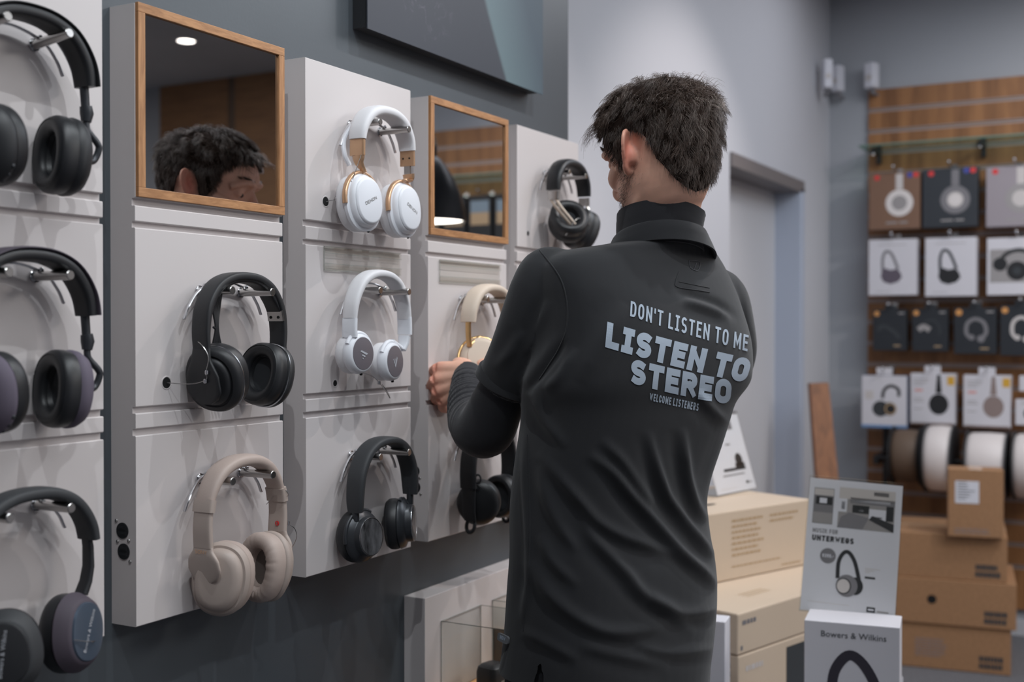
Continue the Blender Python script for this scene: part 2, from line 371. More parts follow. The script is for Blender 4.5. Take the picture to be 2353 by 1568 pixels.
# ================================================================ five display panels on the dark wall
PY = [0.766, 1.117, 1.470, 1.825, 2.168]; PW = 0.297; PZ0, PZ1 = 0.985, 1.808
GROOVES = [(1.238, 1.2470), (1.2676, 1.2760), (1.5130, 1.5210), (1.5420, 1.5520)]
desc = ['white wall panel cut by the left edge of the photo holding three black headphones',
        'white wall panel with an oak framed mirror above black and beige headphones',
        'white wall panel in the middle holding two white headphones and a black pair',
        'white wall panel with the smaller looking mirror, half hidden by the man',
        'farthest white wall panel, behind the shoulder of the man, with silver and black headphones']
PANELS = []
def panel_profile():
    g = 0.006; f = PX0; b = WX; e = 0.0012
    P = [(b, PZ0), (f - e, PZ0), (f, PZ0 + e)]
    for (a, c) in GROOVES:
        P += [(f, a - e), (f - e, a), (f - g, a), (f - g, c), (f - e, c), (f, c + e)]
    P += [(f, PZ1 - e), (f - e, PZ1), (b, PZ1)]
    return P
def port_pair(parent, y, u, vs, oy):
    for (uu, v) in vs:
        p = at(uu, v, y=y); x, z = p.x, p.z
        mb = MB(); mb.cyl((x, y + 0.002 - oy, z), (x, y - 0.0012 - oy, z), 0.0108, 28)
        for s in (-1, 1):
            mb.box(x - 0.0065, x + 0.0065, y - 0.0022 - oy, y - 0.001 - oy, z + s * 0.0038 - 0.0022, z + s * 0.0038 + 0.0022)
        for s in (-1, 1):
            mb.box(x - 0.005, x + 0.005, y - 0.0026 - oy, y - 0.001 - oy, z + s * 0.0038 - 0.0003, z + s * 0.0038 + 0.0003)
        po = mb.build('usb_port', [BLACK], parent)
        for s in (-1, 1):
            k = MB(); k.sphere((x + s * 0.0115, y - 0.0005 - oy, z - s * 0.0125), 0.0026, sc=(1, 0.6, 1), n=8); k.build('screw', STEEL, po)
def cable_hole(parent, y, z, oy, r=0.0085):
    mb = MB(); n = 28
    ring = lambda rr, x: [Vector((x, y - oy + rr * math.cos(2 * math.pi * k / n), z + rr * math.sin(2 * math.pi * k / n))) for k in range(n)]
    mb.ring_loft([ring(r + 0.0012, PX0 + 0.0001), ring(r, PX0 + 0.0007), ring(r - 0.0012, PX0 + 0.0001)], 0, cap=False)
    o = mb.build('cable_hole_rim', WHITE, parent)
    mb = MB(); mb.cyl((PX0 - 0.002, y - oy, z), (PX0 + 0.0003, y - oy, z), r - 0.0008, n); mb.build('cable_hole', VOID, parent)  # flush near-black disc; the shade inside the hole is its colour
for i, y in enumerate(PY):
    root = thing('wall_display', desc[i], 'wall display', (0, y, 0), 0, 'white display panels on the dark wall')
    mb = MB(); P = panel_profile()
    mb.ring_loft([[Vector((x, 0, z)) for x, z in P], [Vector((x, PW, z)) for x, z in P]])
    mb.build('panel_board', WHITE, root, smooth=0)
    PANELS.append(root)
port_pair(PANELS[1], PY[1], 0, [(282, 1220), (285, 1268)], PY[1])
port_pair(PANELS[3], PY[3], 0, [(953, 1083), (955, 1120)], PY[3])
cable_hole(PANELS[1], 1.172, 1.306, PY[1]); cable_hole(PANELS[2], 1.521, 1.585, PY[2]); cable_hole(PANELS[4], 2.217, 1.583, PY[4], 0.006)
cable_hole(PANELS[2], 1.545, 1.290, PY[2], 0.006)

# mirrors in oak frames at the top of panels 2 and 4
for i, lab in ((1, 'oak framed mirror that shows the forehead and ear of the man'), (3, 'oak framed mirror that shows a black pendant lamp and boxes')):
    y0, y1 = PY[i] + 0.001, PY[i] + PW - 0.001; z0, z1 = 1.5535, PZ1 + 0.001; fw, x0, x1 = 0.0125, PX0, PX0 + 0.006
    root = thing('mirror', lab, 'mirror', (0, y0, z0), 0, 'oak framed mirrors on the display panels')
    mb = MB(); H = z1 - z0; Wd = y1 - y0
    mb.box(x0 + 0.0004, x0 + 0.002, fw - 0.001, Wd - fw + 0.001, fw - 0.001, H - fw + 0.001); mb.build('mirror_glass', MIRROR, root, smooth=0)
    for nm, b in (('frame_rail', (x0, x1, 0, Wd, 0, fw)), ('frame_rail', (x0, x1, 0, Wd, H - fw, H))):
        mb = MB(); mb.box(*b); mb.build(nm, OAK, root, smooth=0, bevel=0.0006)
    for b in ((x0, x1, 0, fw, fw, H - fw), (x0, x1, Wd - fw, Wd, fw, H - fw)):
        mb = MB(); mb.box(*b); mb.build('frame_stile', OAKV, root, smooth=0, bevel=0.0006)

# clear label holders
def label_holder(u0, v0, u1, v1, lab):
    a = at(u0, v0, x=PX0); b = at(u1, v1, x=PX0); H = a.z - b.z; Wd = b.y - a.y
    root = thing('label_holder', lab, 'label holder', (PX0, a.y, b.z), 0, 'clear label holders')
    mb = MB(); mb.box(0.0003, 0.0018, 0, Wd, 0, H); mb.build('back_plate', ACRYL, root, smooth=0)
    mb = MB(); e = .0007
    for b in ((0.0018, .0026, 0, e, 0, H), (0.0018, .0026, 0, Wd, H - e, H), (0.0018, .0026, 0, Wd, 0, e), (0.0045, .005, 0, Wd, .0105, .0112), (0.0045, .005, 0, Wd, H - .0112, H - .0105)): mb.box(*b)
    mb.build('cut_edge', ACRYLEDGE, root, smooth=0)
    for z in (0, H - 0.011):
        mb = MB(); mb.box(0.0026, 0.0045, 0, Wd, z, z + 0.011); mb.box(0.0005, 0.0045, 0, Wd, z - 0.0015 if z == 0 else z + 0.011, z if z == 0 else z + 0.0125); mb.build('channel', ACRYL, root, smooth=0)
label_holder(742, 566, 918, 633, 'clear empty label holder above the white headphones with grey discs')
label_holder(1008, 597, 1147, 657, 'clear empty label holder above the beige headphones the man holds')

# framed canvas above
cmat = bpy.data.materials.new('dark_canvas_print'); cmat.use_nodes = True; nt = cmat.node_tree; b = nt.nodes['Principled BSDF']
tc = nt.nodes.new('ShaderNodeTexCoord'); sep = nt.nodes.new('ShaderNodeSeparateXYZ'); nt.links.new(tc.outputs['Object'], sep.inputs[0])
def mth(op, a, b_=None):
    n = nt.nodes.new('ShaderNodeMath'); n.operation = op
    for k, q in enumerate((a, b_)):
        if q is None: continue
        if isinstance(q, (int, float)): n.inputs[k].default_value = q
        else: nt.links.new(q, n.inputs[k])
    return n.outputs[0]
# dark figure against a teal ground: border leans to the right going down
yy, zz = sep.outputs['Y'], sep.outputs['Z']
nz = nt.nodes.new('ShaderNodeTexNoise'); nz.inputs['Scale'].default_value = 7; nt.links.new(tc.outputs['Object'], nz.inputs['Vector'])
edge = mth('SUBTRACT', mth('ADD', yy, mth('MULTIPLY', zz, 0.62)), mth('ADD', 0.475, mth('MULTIPLY', nz.outputs['Fac'], 0.03)))
mr = nt.nodes.new('ShaderNodeMapRange'); mr.inputs[1].default_value = -0.006; mr.inputs[2].default_value = 0.008; nt.links.new(edge, mr.inputs[0])
fade = nt.nodes.new('ShaderNodeMapRange'); fade.inputs[1].default_value = 0.0; fade.inputs[2].default_value = 0.2; fade.inputs[3].default_value = 1.0; fade.inputs[4].default_value = 0.25; nt.links.new(edge, fade.inputs[0])
tl = nt.nodes.new('ShaderNodeMix'); tl.data_type = 'RGBA'; tl.inputs[6].default_value = rgb(40, 52, 68); tl.inputs[7].default_value = rgb(92, 112, 118); nt.links.new(fade.outputs[0], tl.inputs[0])
n2 = nt.nodes.new('ShaderNodeTexNoise'); n2.inputs['Scale'].default_value = 34; n2.inputs['Detail'].default_value = 8; n2.inputs['Roughness'].default_value = 0.7; n2.inputs['Distortion'].default_value = 1.5; nt.links.new(tc.outputs['Object'], n2.inputs['Vector'])
hr = nt.nodes.new('ShaderNodeMapRange'); hr.inputs[1].default_value = 0.55; hr.inputs[2].default_value = 0.75; nt.links.new(n2.outputs['Fac'], hr.inputs[0])
dy = mth('SUBTRACT', yy, 0.19); dz = mth('SUBTRACT', zz, 0.13); dist = mth('ADD', mth('MULTIPLY', dy, dy), mth('MULTIPLY', mth('MULTIPLY', dz, dz), 0.7))
ms = nt.nodes.new('ShaderNodeMapRange'); ms.inputs[1].default_value = 0.0; ms.inputs[2].default_value = 0.012; ms.inputs[3].default_value = 1.0; ms.inputs[4].default_value = 0.0; nt.links.new(dist, ms.inputs[0])
fg = nt.nodes.new('ShaderNodeMix'); fg.data_type = 'RGBA'; fg.inputs[6].default_value = rgb(46, 50, 60); fg.inputs[7].default_value = rgb(104, 98, 112); nt.links.new(mth('MULTIPLY', hr.outputs[0], ms.outputs[0]), fg.inputs[0])
al = nt.nodes.new('ShaderNodeMix'); al.data_type = 'RGBA'; nt.links.new(mr.outputs[0], al.inputs[0]); nt.links.new(fg.outputs[2], al.inputs[6]); nt.links.new(tl.outputs[2], al.inputs[7])
nt.links.new(al.outputs[2], b.inputs['Base Color']); b.inputs['Roughness'].default_value = 0.55
root = thing('canvas_picture', 'large dark blue framed picture hanging high above the mirrors', 'picture', (WX, 1.652, 1.895))
mb = MB(); mb.box(0.001, 0.0325, 0.004, 0.652, 0.004, 0.9); mb.build('frame', BLACK, root, smooth=0)
mb = MB(); mb.box(0.0325, 0.0345, 0, 0.656, 0, 0.9); mb.build('printed_canvas', cmat, root, smooth=0)

# ================================================================ lower white unit with acrylic boxes
root = thing('display_unit', 'low white wall unit with a wooden shelf beneath the panels', 'display unit', (WX, 1.812, 0))
mb = MB(); mb.box(0.0, 0.0465, 0, 0.58, 0.12, 0.883); mb.build('back_panel', WHITE, root, smooth=0, bevel=0.0012)
mb = MB(); mb.box(0.0465, 0.26, 0.02, 0.56, 0.664, 0.688); mb.build('shelf_board', wood('light_oak_shelf', (196, 140, 88), (222, 170, 118), (1, 6, 6), 0.5, 20), root, smooth=0, bevel=0.0015)
def acrylic_box(y0, y1, lab):
    r = thing('acrylic_cover', lab, 'acrylic cover', (WX + 0.0475, y0, 0.688), 0, 'clear acrylic covers'); W_, D_, H_, t = y1 - y0, 0.165, 0.142, 0.003
    for nm, b in (('side_pane', (0, D_, 0, t, 0, H_)), ('side_pane', (0, D_, W_ - t, W_, 0, H_)), ('back_pane', (0, t, t, W_ - t, 0, H_)), ('front_pane', (D_ - t, D_, t, W_ - t, 0, H_))):
        mb = MB(); mb.box(*b); mb.build(nm, ACRYL, r, smooth=0)
    mb = MB(); e = 0.0011
    for b in ((0, D_, 0, e, H_ - e, H_), (0, D_, W_ - e, W_, H_ - e, H_), (0, e, 0, W_, H_ - e, H_), (D_ - e, D_, 0, W_, H_ - e, H_), (0, e, 0, e, 0, H_), (0, e, W_ - e, W_, 0, H_), (D_ - e, D_, 0, e, 0, H_), (D_ - e, D_, W_ - e, W_, 0, H_)): mb.box(*b)
    mb.build('glued_edges', ACRYLEDGE, r, smooth=0)
acrylic_box(1.866, 2.014, 'clear acrylic cover over a small black gadget left of the man')
acrylic_box(2.060, 2.208, 'clear acrylic cover farther back, mostly behind the man')
root = thing('earbud_case', 'small rounded black gadget inside the acrylic cover', 'earbud case', (-1.105, 1.935, 0.688), R_(-12))
mb = MB(); rings = []
for (h, s_) in ((0, 0.021), (0.003, 0.0245), (0.02, 0.026), (0.04, 0.026), (0.050, 0.0235), (0.0545, 0.018), (0.056, 0.006)):
    rings.append([Vector((s_ * math.copysign(abs(math.cos(t)) ** 0.45, math.cos(t)), s_ * math.copysign(abs(math.sin(t)) ** 0.45, math.sin(t)), h)) for t in [2 * math.pi * k / 40 for k in range(40)]])
mb.ring_loft(rings); mb.build('case_body', BLACKSOFT, root)
mb = MB(); mb.box(0.0255, 0.0268, -0.006, 0.006, 0.024, 0.027); mb.build('status_light', GREYINK, root)
# ================================================================ hangers and headphones
def hanger(yc, z, lab, tilt=0.0, bow=True):
    """two steel pegs and a bent steel bow behind them"""
    root = thing('headphone_hanger', lab, 'hanger', (PX0, yc, z), 0, 'steel headphone hangers')
    for s in (-1, 1):
        mb = MB(); mb.cyl((0.002, s * 0.042, 0), (0.0625, s * 0.042, tilt * 0.06), 0.0058, 20, bev=0.0008); p = mb.build('peg', STEEL, root)
        mb = MB(); mb.cyl((0.0, s * 0.042, 0), (0.003, s * 0.042, 0), 0.008, 20, bev=0.0006); mb.build('mounting_ring', CHROME, p)
        mb = MB(); mb.sphere((0.0115, s * 0.042 , 0.0075), 0.0035, n=8); mb.build('clamp_screw', CHROME, p)
    if bow:
        pts = []
        for k in range(33):
            a = R_(180 - 12 - (156) * k / 32); pts.append((0.010, 0.072 * math.cos(a), 0.004 + 0.052 * (math.sin(a)) - 0.030))
        pts = crom([(0.010, -0.082, -0.040), (0.010, -0.070, -0.018), (0.010, -0.046, 0.004), (0.010, 0.0, 0.014), (0.010, 0.046, 0.004), (0.010, 0.066, -0.014), (0.010, 0.076, -0.032)], 8)
        mb = MB(); mb.tube(pts, 0.0017, 8, sq=1.6); mb.build('bow', CHROME, root)
    return root

def band_sweep(mb, pts, wf, tf, power=3.2, n=24, mi=0, x=0.0, cap=True, twist=None):
    """sweep a rounded rectangle along (y, z) points; width along x, thickness along the outward normal"""
    P = [np.array(p, dtype=float) for p in pts]; N = len(P); rings = []
    for i, p in enumerate(P):
        t = P[min(i + 1, N - 1)] - P[max(i - 1, 0)]; t /= np.linalg.norm(t); nrm = np.array([-t[1], t[0]])
        s = i / (N - 1); w2 = wf(s) / 2; th = tf(s) / 2; ring = []
        for k in range(n):
            a = 2 * math.pi * k / n; e = 2.0 / power
            ca, sa = math.cos(a), math.sin(a); u = math.copysign(abs(ca) ** e, ca) * w2; v = math.copysign(abs(sa) ** e, sa) * th
            ring.append(Vector((x + u, p[0] + nrm[0] * v, p[1] + nrm[1] * v)))
        rings.append(ring)
    return mb.ring_loft(rings, mi, cap=cap)
def arch(half, drop, lower=None, n=10, top=0.0, flat=1.0):
    """symmetric head band line from the left end over the top to the right end, peak at z = top"""
    L = [(half * 0.985, top - drop), (half, top - drop * 0.72), (half * 0.93, top - drop * 0.42), (half * 0.70, top - drop * 0.165), (half * 0.38, top - drop * 0.035 * flat), (0, top)]
    full = [(-y, z) for y, z in L] + [(y, z) for y, z in L[::-1][1:]]
    return [tuple(q) for q in crom(full, n)]
def part_of(pts, a, b):
    n = len(pts); return pts[int(a * (n - 1)):int(b * (n - 1)) + 1]
def cupM(c, az, tilt=0.0, roll=0.0):
    """cup frame: local z = outward direction, local y = up, local x = across. az 0 = towards the room (+x), -90 = towards -y, 90 = +y"""
    a, t = R_(az), R_(tilt)
    n = Vector((math.cos(a) * math.cos(t), math.sin(a) * math.cos(t), math.sin(t)))
    up = Vector((0, 0, 1)); up = (up - n * up.dot(n)).normalized(); x = up.cross(n)
    M = Matrix((x, up, n)).transposed().to_4x4()
    return Matrix.Translation(Vector(c)) @ M @ Matrix.Rotation(R_(roll), 4, 'Z')
def ear_cup(root, M, rx, rz, mats, cush=0.021, housing=None, plate=None, hole=0.45, ring=None, power=2.25, seam=True, pleats=0, cpow=None):
    """mats: dict(cushion, housing, plate, cloth). returns the housing object"""
    cpow = cpow or power
    housing = housing or [(0.003, -0.001), (0.0, 0.003), (0.0, 0.012), (0.004, 0.019), (0.010, 0.023)]
    hb = MB(); hb.lathe(housing, M, 56, rx=rx, rz=rz, power=power, cap0=True, cap1=True); ho = hb.build('ear_cup', mats['housing'], root, smooth=50)
    cb = MB(); r = 0.011; prof = [(rx * (1 - hole) + 0.004, -0.003), (rx * (1 - hole), -cush * 0.55)]
    for k in range(0, 11):
        a = math.pi * (1 - k / 10.0); prof.append((rx * (1 - hole) / 2 - math.cos(a) * -1 * (rx * (1 - hole) / 2 - 0.0005) * 1.0, -cush * (0.55 + 0.45 * math.sin(a))))
    prof += [(0.0005, -cush * 0.3), (0.002, -0.0005)]
    prof = [prof[0], prof[1]] + sorted(prof[2:-2], key=lambda q: -q[0]) + prof[-2:]
    cb.lathe(prof, M, 72, rx=rx, rz=rz, power=cpow)
    if pleats:
        Mi = M.inverted(); v2 = []
        for p in cb.v:
            q = Mi @ Vector(p); a = math.atan2(q.y, q.x); k = max(0, min(1, -q.z / cush))
            q.z += 0.0011 * k * math.sin(a * pleats + 1.3 * math.sin(a * 7)) * (0.6 + 0.4 * math.sin(a * 3)); v2.append(tuple(M @ q))
        cb.v = v2
    co = cb.build('ear_cushion', mats['cushion'], ho, smooth=60)
    gb = MB(); gb.lathe([(rx * (1 - hole) - 0.002, -cush * 0.35), (rx * 0.8, -cush * 0.28)], M, 40, rx=rx, rz=rz, power=cpow, cap1=True); gb.build('speaker_cloth', mats.get('cloth', BLACKFAB), co)
    if seam:
        sb = MB(); sb.lathe([(rx * (1 - hole) * 0.30, -cush * 0.93), (rx * (1 - hole) * 0.26, -cush * 0.985), (rx * (1 - hole) * 0.2, -cush * 0.93)], M, 56, rx=rx, rz=rz, power=cpow); sb.build('cushion_seam', mats['cushion'], co)
    if ring:
        rb = MB(); h0, w_, ex = ring
        rb.lathe([(0.0012 - ex, h0 - w_ / 2), (-ex, h0 - w_ / 4), (-ex, h0 + w_ / 4), (0.0012 - ex, h0 + w_ / 2)], M, 64, rx=rx, rz=rz, power=power); rb.build('trim_ring', mats.get('ring', SILVER), ho)
    if plate:
        pb = MB(); pb.lathe(plate, M, 56, rx=rx, rz=rz, power=power, cap1=True); pb.build('cup_plate', mats['plate'], ho, smooth=50)
    return ho
def tether(root, pts, m=None, bead=None, r=0.0006):
    mb = MB(); mb.tube(crom(pts, 8), r, 6); o = mb.build('security_cable', m or STEEL, root)
    for b in (bead or []):
        k = MB(); k.cyl((b[0], b[1], b[2] - 0.003), (b[0], b[1], b[2] + 0.003), 0.0026, 12, bev=0.0006); k.build('cable_clamp', CHROME, o)
    return o
def fin_logo(mb, M, s, mi=0):
    """slanted three-bar mark"""
    for (x0, x1, h, sl) in ((-.1, .28, 1.0, -.72),):
        mb.add([M @ Vector((s * a, s * b_, 0.0004)) for a, b_ in ((-.35, .55), (-.12, .55), (.62, -.45), (.30, -.45))], [(0, 1, 2, 3)], mi)
        mb.add([M @ Vector((s * a, s * b_, 0.0004)) for a, b_ in ((-.42, .05), (-.25, .05), (.12, -.45), (-.12, -.45))], [(0, 1, 2, 3)], mi)
        mb.add([M @ Vector((s * a, s * b_, 0.0004)) for a, b_ in ((-.55, -.3), (-.42, -.3), (-.34, -.45), (-.5, -.45))], [(0, 1, 2, 3)], mi)
PURPLE = mat('mauve_fabric_shell', (92, 84, 98), 0.75, bump=(1800, 0.3, 0.0004))
MAUVEBAND = mat('mauve_band_cover', (70, 62, 72), 0.7)
TAUPE = mat('taupe_soft_plastic', (168, 154, 146), 0.5, bump=(1500, 0.08, 0.0003))
TAUPEL = mat('taupe_leatherette', (172, 156, 148), 0.55, bump=(420, 0.2, 0.0006))
TAUPED = mat('dark_taupe_inner', (96, 88, 84), 0.8)
WPLAS = mat('white_soft_plastic', (222, 224, 230), 0.45)
WLEATH = mat('white_leatherette', (214, 213, 216), 0.55)
GOLD = mat('champagne_metal', (196, 158, 126), 0.32, 0.55)
GREYDISC = mat('grey_anodised_disc', (122, 116, 122), 0.4, 0.3)
BLUEPLATE = mat('blue_grey_metal_plate', (88, 100, 116), 0.3, 0.5)
SAND = mat('sand_coloured_leather', (206, 190, 174), 0.6)
PALEGOLD = mat('pale_gold_metal', (206, 170, 120), 0.25, 0.9)
GREYBAND = mat('charcoal_leather_band', (48, 50, 53), 0.62, bump=(900, 0.2, 0.0004))
GRAPHITE = mat('graphite_metal', (58, 60, 64), 0.35, 0.4)
STREAKED = mat('glossy_streaked_disc', (74, 74, 76), 0.12, 0.4, var=(70, 0.75, (1, 1, 0.35)), coat=0.6)
WORDINK = mat('light_grey_print', (176, 178, 184), 0.6)
REDINK = mat('red_mark', (200, 44, 48), 0.5)

C1, C2, C3, C4, C5 = 0.917, 1.2765, 1.6285, 1.982, 2.335
ZT, ZM, ZB = 1.719, 1.4425, 1.1685
ZM2, ZM4 = 1.4325, 1.4355
for (yc, z, lab) in [(C1, ZT, 'steel hanger at the top left corner of the photo'), (C1, ZM, 'steel hanger under the mauve headphones at the left edge'), (C1, ZB, 'steel hanger under the headphones with a blue grey cup plate'),
                     (C2, ZM2, 'steel hanger carrying the black headphones with silver rings'), (C2, ZB, 'steel hanger carrying the taupe headphones'),
                     (C3, ZT, 'steel hanger carrying the white and gold headphones'), (C3, ZM, 'steel hanger carrying the small white headphones'), (C3, ZB, 'steel hanger below the small white headphones, carrying black ones'),
                     (C4, ZM4, 'steel hanger carrying the beige headphones'), (C4, ZB, 'steel hanger behind the elbow of the man'), (C5, ZT, 'steel hanger farthest from the camera, beside the neck of the man')]:
    hanger(yc, z, lab, tilt=0.12 if (yc, z) == (C1, ZT) else 0.0)
HX = PX0 + 0.040          # middle of the head band, measured out from the panels

def band_at(yc, z, th, half=0.082, drop=0.10, flat=1.0):
    """band line whose underside rests on the pegs"""
    pts = arch(half, drop, flat=flat)
    zy = min(pts, key=lambda q: abs(q[0] - 0.042))[1]
    off = z + 0.0058 + th / 2 + 0.0012 - zy
    return [(q[0], q[1] + off - z) for q in pts]

# ---- looped-arm wireless pair (top left) and its mauve twin
def looped_pair(yc, z, lab, shell, band_m, az=12, dy=0.0, xo=0.0):
    r = thing('headphones', lab, 'headphones', (HX + xo, yc, z), 0, 'headphones on the display')
    pts = band_at(yc, z, 0.015, 0.084, 0.105)
    mb = MB(); band_sweep(mb, part_of(pts, .12, .88), lambda s: 0.034 - 0.004 * abs(2 * s - 1) ** 4, lambda s: 0.016 - 0.002 * abs(2 * s - 1) ** 6); hb = mb.build('head_band', BLACKSOFT, r, smooth=50)
    out = [(p[0] * 1.0, p[1]) for p in part_of(pts, .115, .885)]
    mb = MB(); P = []
    for i, p in enumerate(out):
        a = out[min(i + 1, len(out) - 1)]; b_ = out[max(i - 1, 0)]; t = Vector((a[0] - b_[0], a[1] - b_[1])).normalized(); P.append((p[0] - t.y * 0.0078, p[1] + t.x * 0.0078))
    band_sweep(mb, P, lambda s: 0.036, lambda s: 0.0035); mb.build('band_cover', band_m, hb, smooth=50)
    for s in (-1, 1):
        e = pts[0] if s < 0 else pts[-1]
        cy, cz = s * 0.052, e[1] - 0.052
        M = cupM((0.0, cy, cz), s * 90 - s * az, tilt=-4)
        ho = ear_cup(r, M, 0.041, 0.047, dict(cushion=BLACKSOFT, housing=shell, plate=BLACK), cush=0.023, housing=[(0.003, -0.001), (0.0, 0.003), (0.001, 0.009), (0.006, 0.017), (0.015, 0.0225), (0.024, 0.0245)], plate=[(0.026, 0.0243), (0.0265, 0.026), (0.029, 0.0265)])
        outw = (M.to_3x3() @ Vector((0, 0, 1)))
        ctr = M @ Vector((0, 0, 0.026))
        j = part_of(pts, .115, .12)[0] if s < 0 else part_of(pts, .88, .885)[-1]
        mb = MB(); mb.tube([(0, s * 0.0815, e[1] + 0.042), (0, s * 0.0840, e[1] + 0.012)], [0.0055, 0.0052], 14); mb.tube([(0, s * 0.0845, e[1] + 0.013), (0, s * 0.086, e[1] + 0.004), (0, s * 0.085, e[1] - 0.006)], [0.0072, 0.0082, 0.006], 16)
        mb.build('slider', GRAPHITE, r, smooth=50)
        path = crom([(0, s * 0.085, e[1] - 0.004), (0.001, s * 0.086, e[1] - 0.016), (0.004, s * 0.098, e[1] - 0.030), (0.004, s * 0.1005, e[1] - 0.038), (0.002, s * 0.094, e[1] - 0.052), tuple(ctr + Vector((0, 0, 0)))], 6)
        mb = MB(); mb.tube(path, 0.0042, 12); mb.sphere(ctr, 0.0055, n=8); mb.build('loop_arm', GRAPHITE, r, smooth=60)
        bt = MB()
        for k in range(3):
            a = -60 + k * 14; q = M @ Vector((0.041 * math.cos(R_(a)), 0.047 * math.sin(R_(a)), 0.005)); bt.sphere(q, 0.0026, n=6, sc=(1, 1, 1.2))
        bt.build('button', GRAPHITE, ho)
    return r
looped_pair(C1, ZT, 'black headphones with bent tube arms, in the top left corner', BLACK, BLACK, az=14)
looped_pair(C1, ZM, 'mauve and black headphones with bent tube arms at the left edge', PURPLE, MAUVEBAND, az=12)

# ---- bottom left: black pair with a blue grey oval plate
r = thing('headphones', 'black headphones with a blue grey oval cup plate, bottom left corner', 'headphones', (HX + 0.002, C1, ZB), 0, 'headphones on the display')
pts = band_at(C1, ZB, 0.014, 0.086, 0.108)
mb = MB(); band_sweep(mb, part_of(pts, .14, .86), lambda s: 0.034, lambda s: 0.015 - 0.003 * abs(2 * s - 1) ** 5); mb.build('head_band', GREYBAND, r, smooth=50)
for s in (-1, 1):
    e = pts[0] if s < 0 else pts[-1]
    mb = MB(); band_sweep(mb, [(s * 0.0815, e[1] + 0.046), (s * 0.0835, e[1] + 0.034), (s * 0.084, e[1] + 0.010), (s * 0.080, e[1] - 0.008), (s * 0.073, e[1] - 0.022)], lambda t: 0.015 + 0.004 * t, lambda t: 0.007 + 0.002 * t); mb.build('slider', BLACK, r, smooth=50)
    M = cupM((0.010, s * 0.047 + 0.005, e[1] - 0.063), -90 + 46 if s < 0 else 12, tilt=8 if s > 0 else 6, roll=-14 if s > 0 else 10)
    ho = ear_cup(r, M, 0.040, 0.047, dict(cushion=BLACKSOFT, housing=MAUVEBAND if s > 0 else GREYBAND, plate=BLUEPLATE if s > 0 else BLACK), cush=0.022,
                 housing=[(0.003, -0.001), (0.0, 0.003), (0.003, 0.009), (0.008, 0.017), (0.011, 0.020)], plate=[(0.0125, 0.0200), (0.0135, 0.0222), (0.016, 0.0228)])
    tb = MB(); X = M.to_3x3() @ Vector((0.28, 1, 0)); Y = M.to_3x3() @ Vector((-1, 0.28, 0)); font_mesh(tb, 'Bowers & Wilkins', 0.0072, M @ Vector((0.002, 0.0, 0.0229)), X, Y); tb.build('word_mark', WORDINK, ho, smooth=0)
    if s > 0:
        q = M @ Vector((0.02, 0.012, 0.026)); tether(r, [tuple(M @ Vector((-0.028, -0.01, 0.024))), tuple(M @ Vector((0.0, -0.012, 0.027))), tuple(M @ Vector((0.030, -0.005, 0.012))), tuple(M @ Vector((0.045, 0.012, 0.0))), tuple(M @ Vector((0.03, 0.022, 0.0)))], bead=[M @ Vector((0.030, -0.005, 0.012)), M @ Vector((0.045, 0.012, 0.0))])

# ---- panel 2, middle: black over-ear pair with silver rings
r = thing('headphones', 'matte black headphones with thin silver rings below the large mirror', 'headphones', (HX, C2, ZM2), 0, 'headphones on the display')
pts = band_at(C2, ZM2, 0.013, 0.080, 0.105)
mb = MB(); band_sweep(mb, part_of(pts, .0, 1.0), lambda s: 0.031 - 0.002 * abs(2 * s - 1) ** 3, lambda s: 0.012 - 0.0045 * abs(2 * s - 1) ** 2.5, 4.5); hb = mb.build('head_band', BLACK, r, smooth=50)
mb = MB(); inner = []
for i, p in enumerate(part_of(pts, .27, .80)):
    inner.append((p[0] * 0.93, p[1] - 0.0052))
band_sweep(mb, inner, lambda s: 0.026, lambda s: 0.0085 * min(1, 8 * s, 8 * (1 - s)) + 0.001); mb.build('band_padding', BLACKSOFT, hb, smooth=50)
mb = MB(); mid = part_of(pts, .81, .865); band_sweep(mb, [(p[0] - 0.0035, p[1]) for p in mid], lambda s: 0.030, lambda s: 0.004, 6); pl = mb.build('metal_plate', STEEL, hb)
mb = MB()
for dx in (-0.008, 0.006): mb.cyl((dx, mid[len(mid) // 2][0] - 0.0062, mid[len(mid) // 2][1] - 0.001), (dx, mid[len(mid) // 2][0] - 0.0049, mid[len(mid) // 2][1] - 0.001), 0.0022, 12)
mb.build('rivet', VOID, pl)
q = part_of(pts, .885, .91); mb = MB(); band_sweep(mb, [(p[0] - 0.0030, p[1]) for p in q], lambda s: 0.013, lambda s: 0.003, 6); mb.build('size_window', SILVER, hb)
q = part_of(pts, .93, .96)[0]; mb = MB(); put_text(mb, 'CE', 0.0075, 0.0011, (0.002, q[0] - 0.0036, q[1] - 0.004), (1, 0, 0), (0, 0, 1), wid=0.8); mb.build('ce_mark', WORDINK, hb, smooth=0)
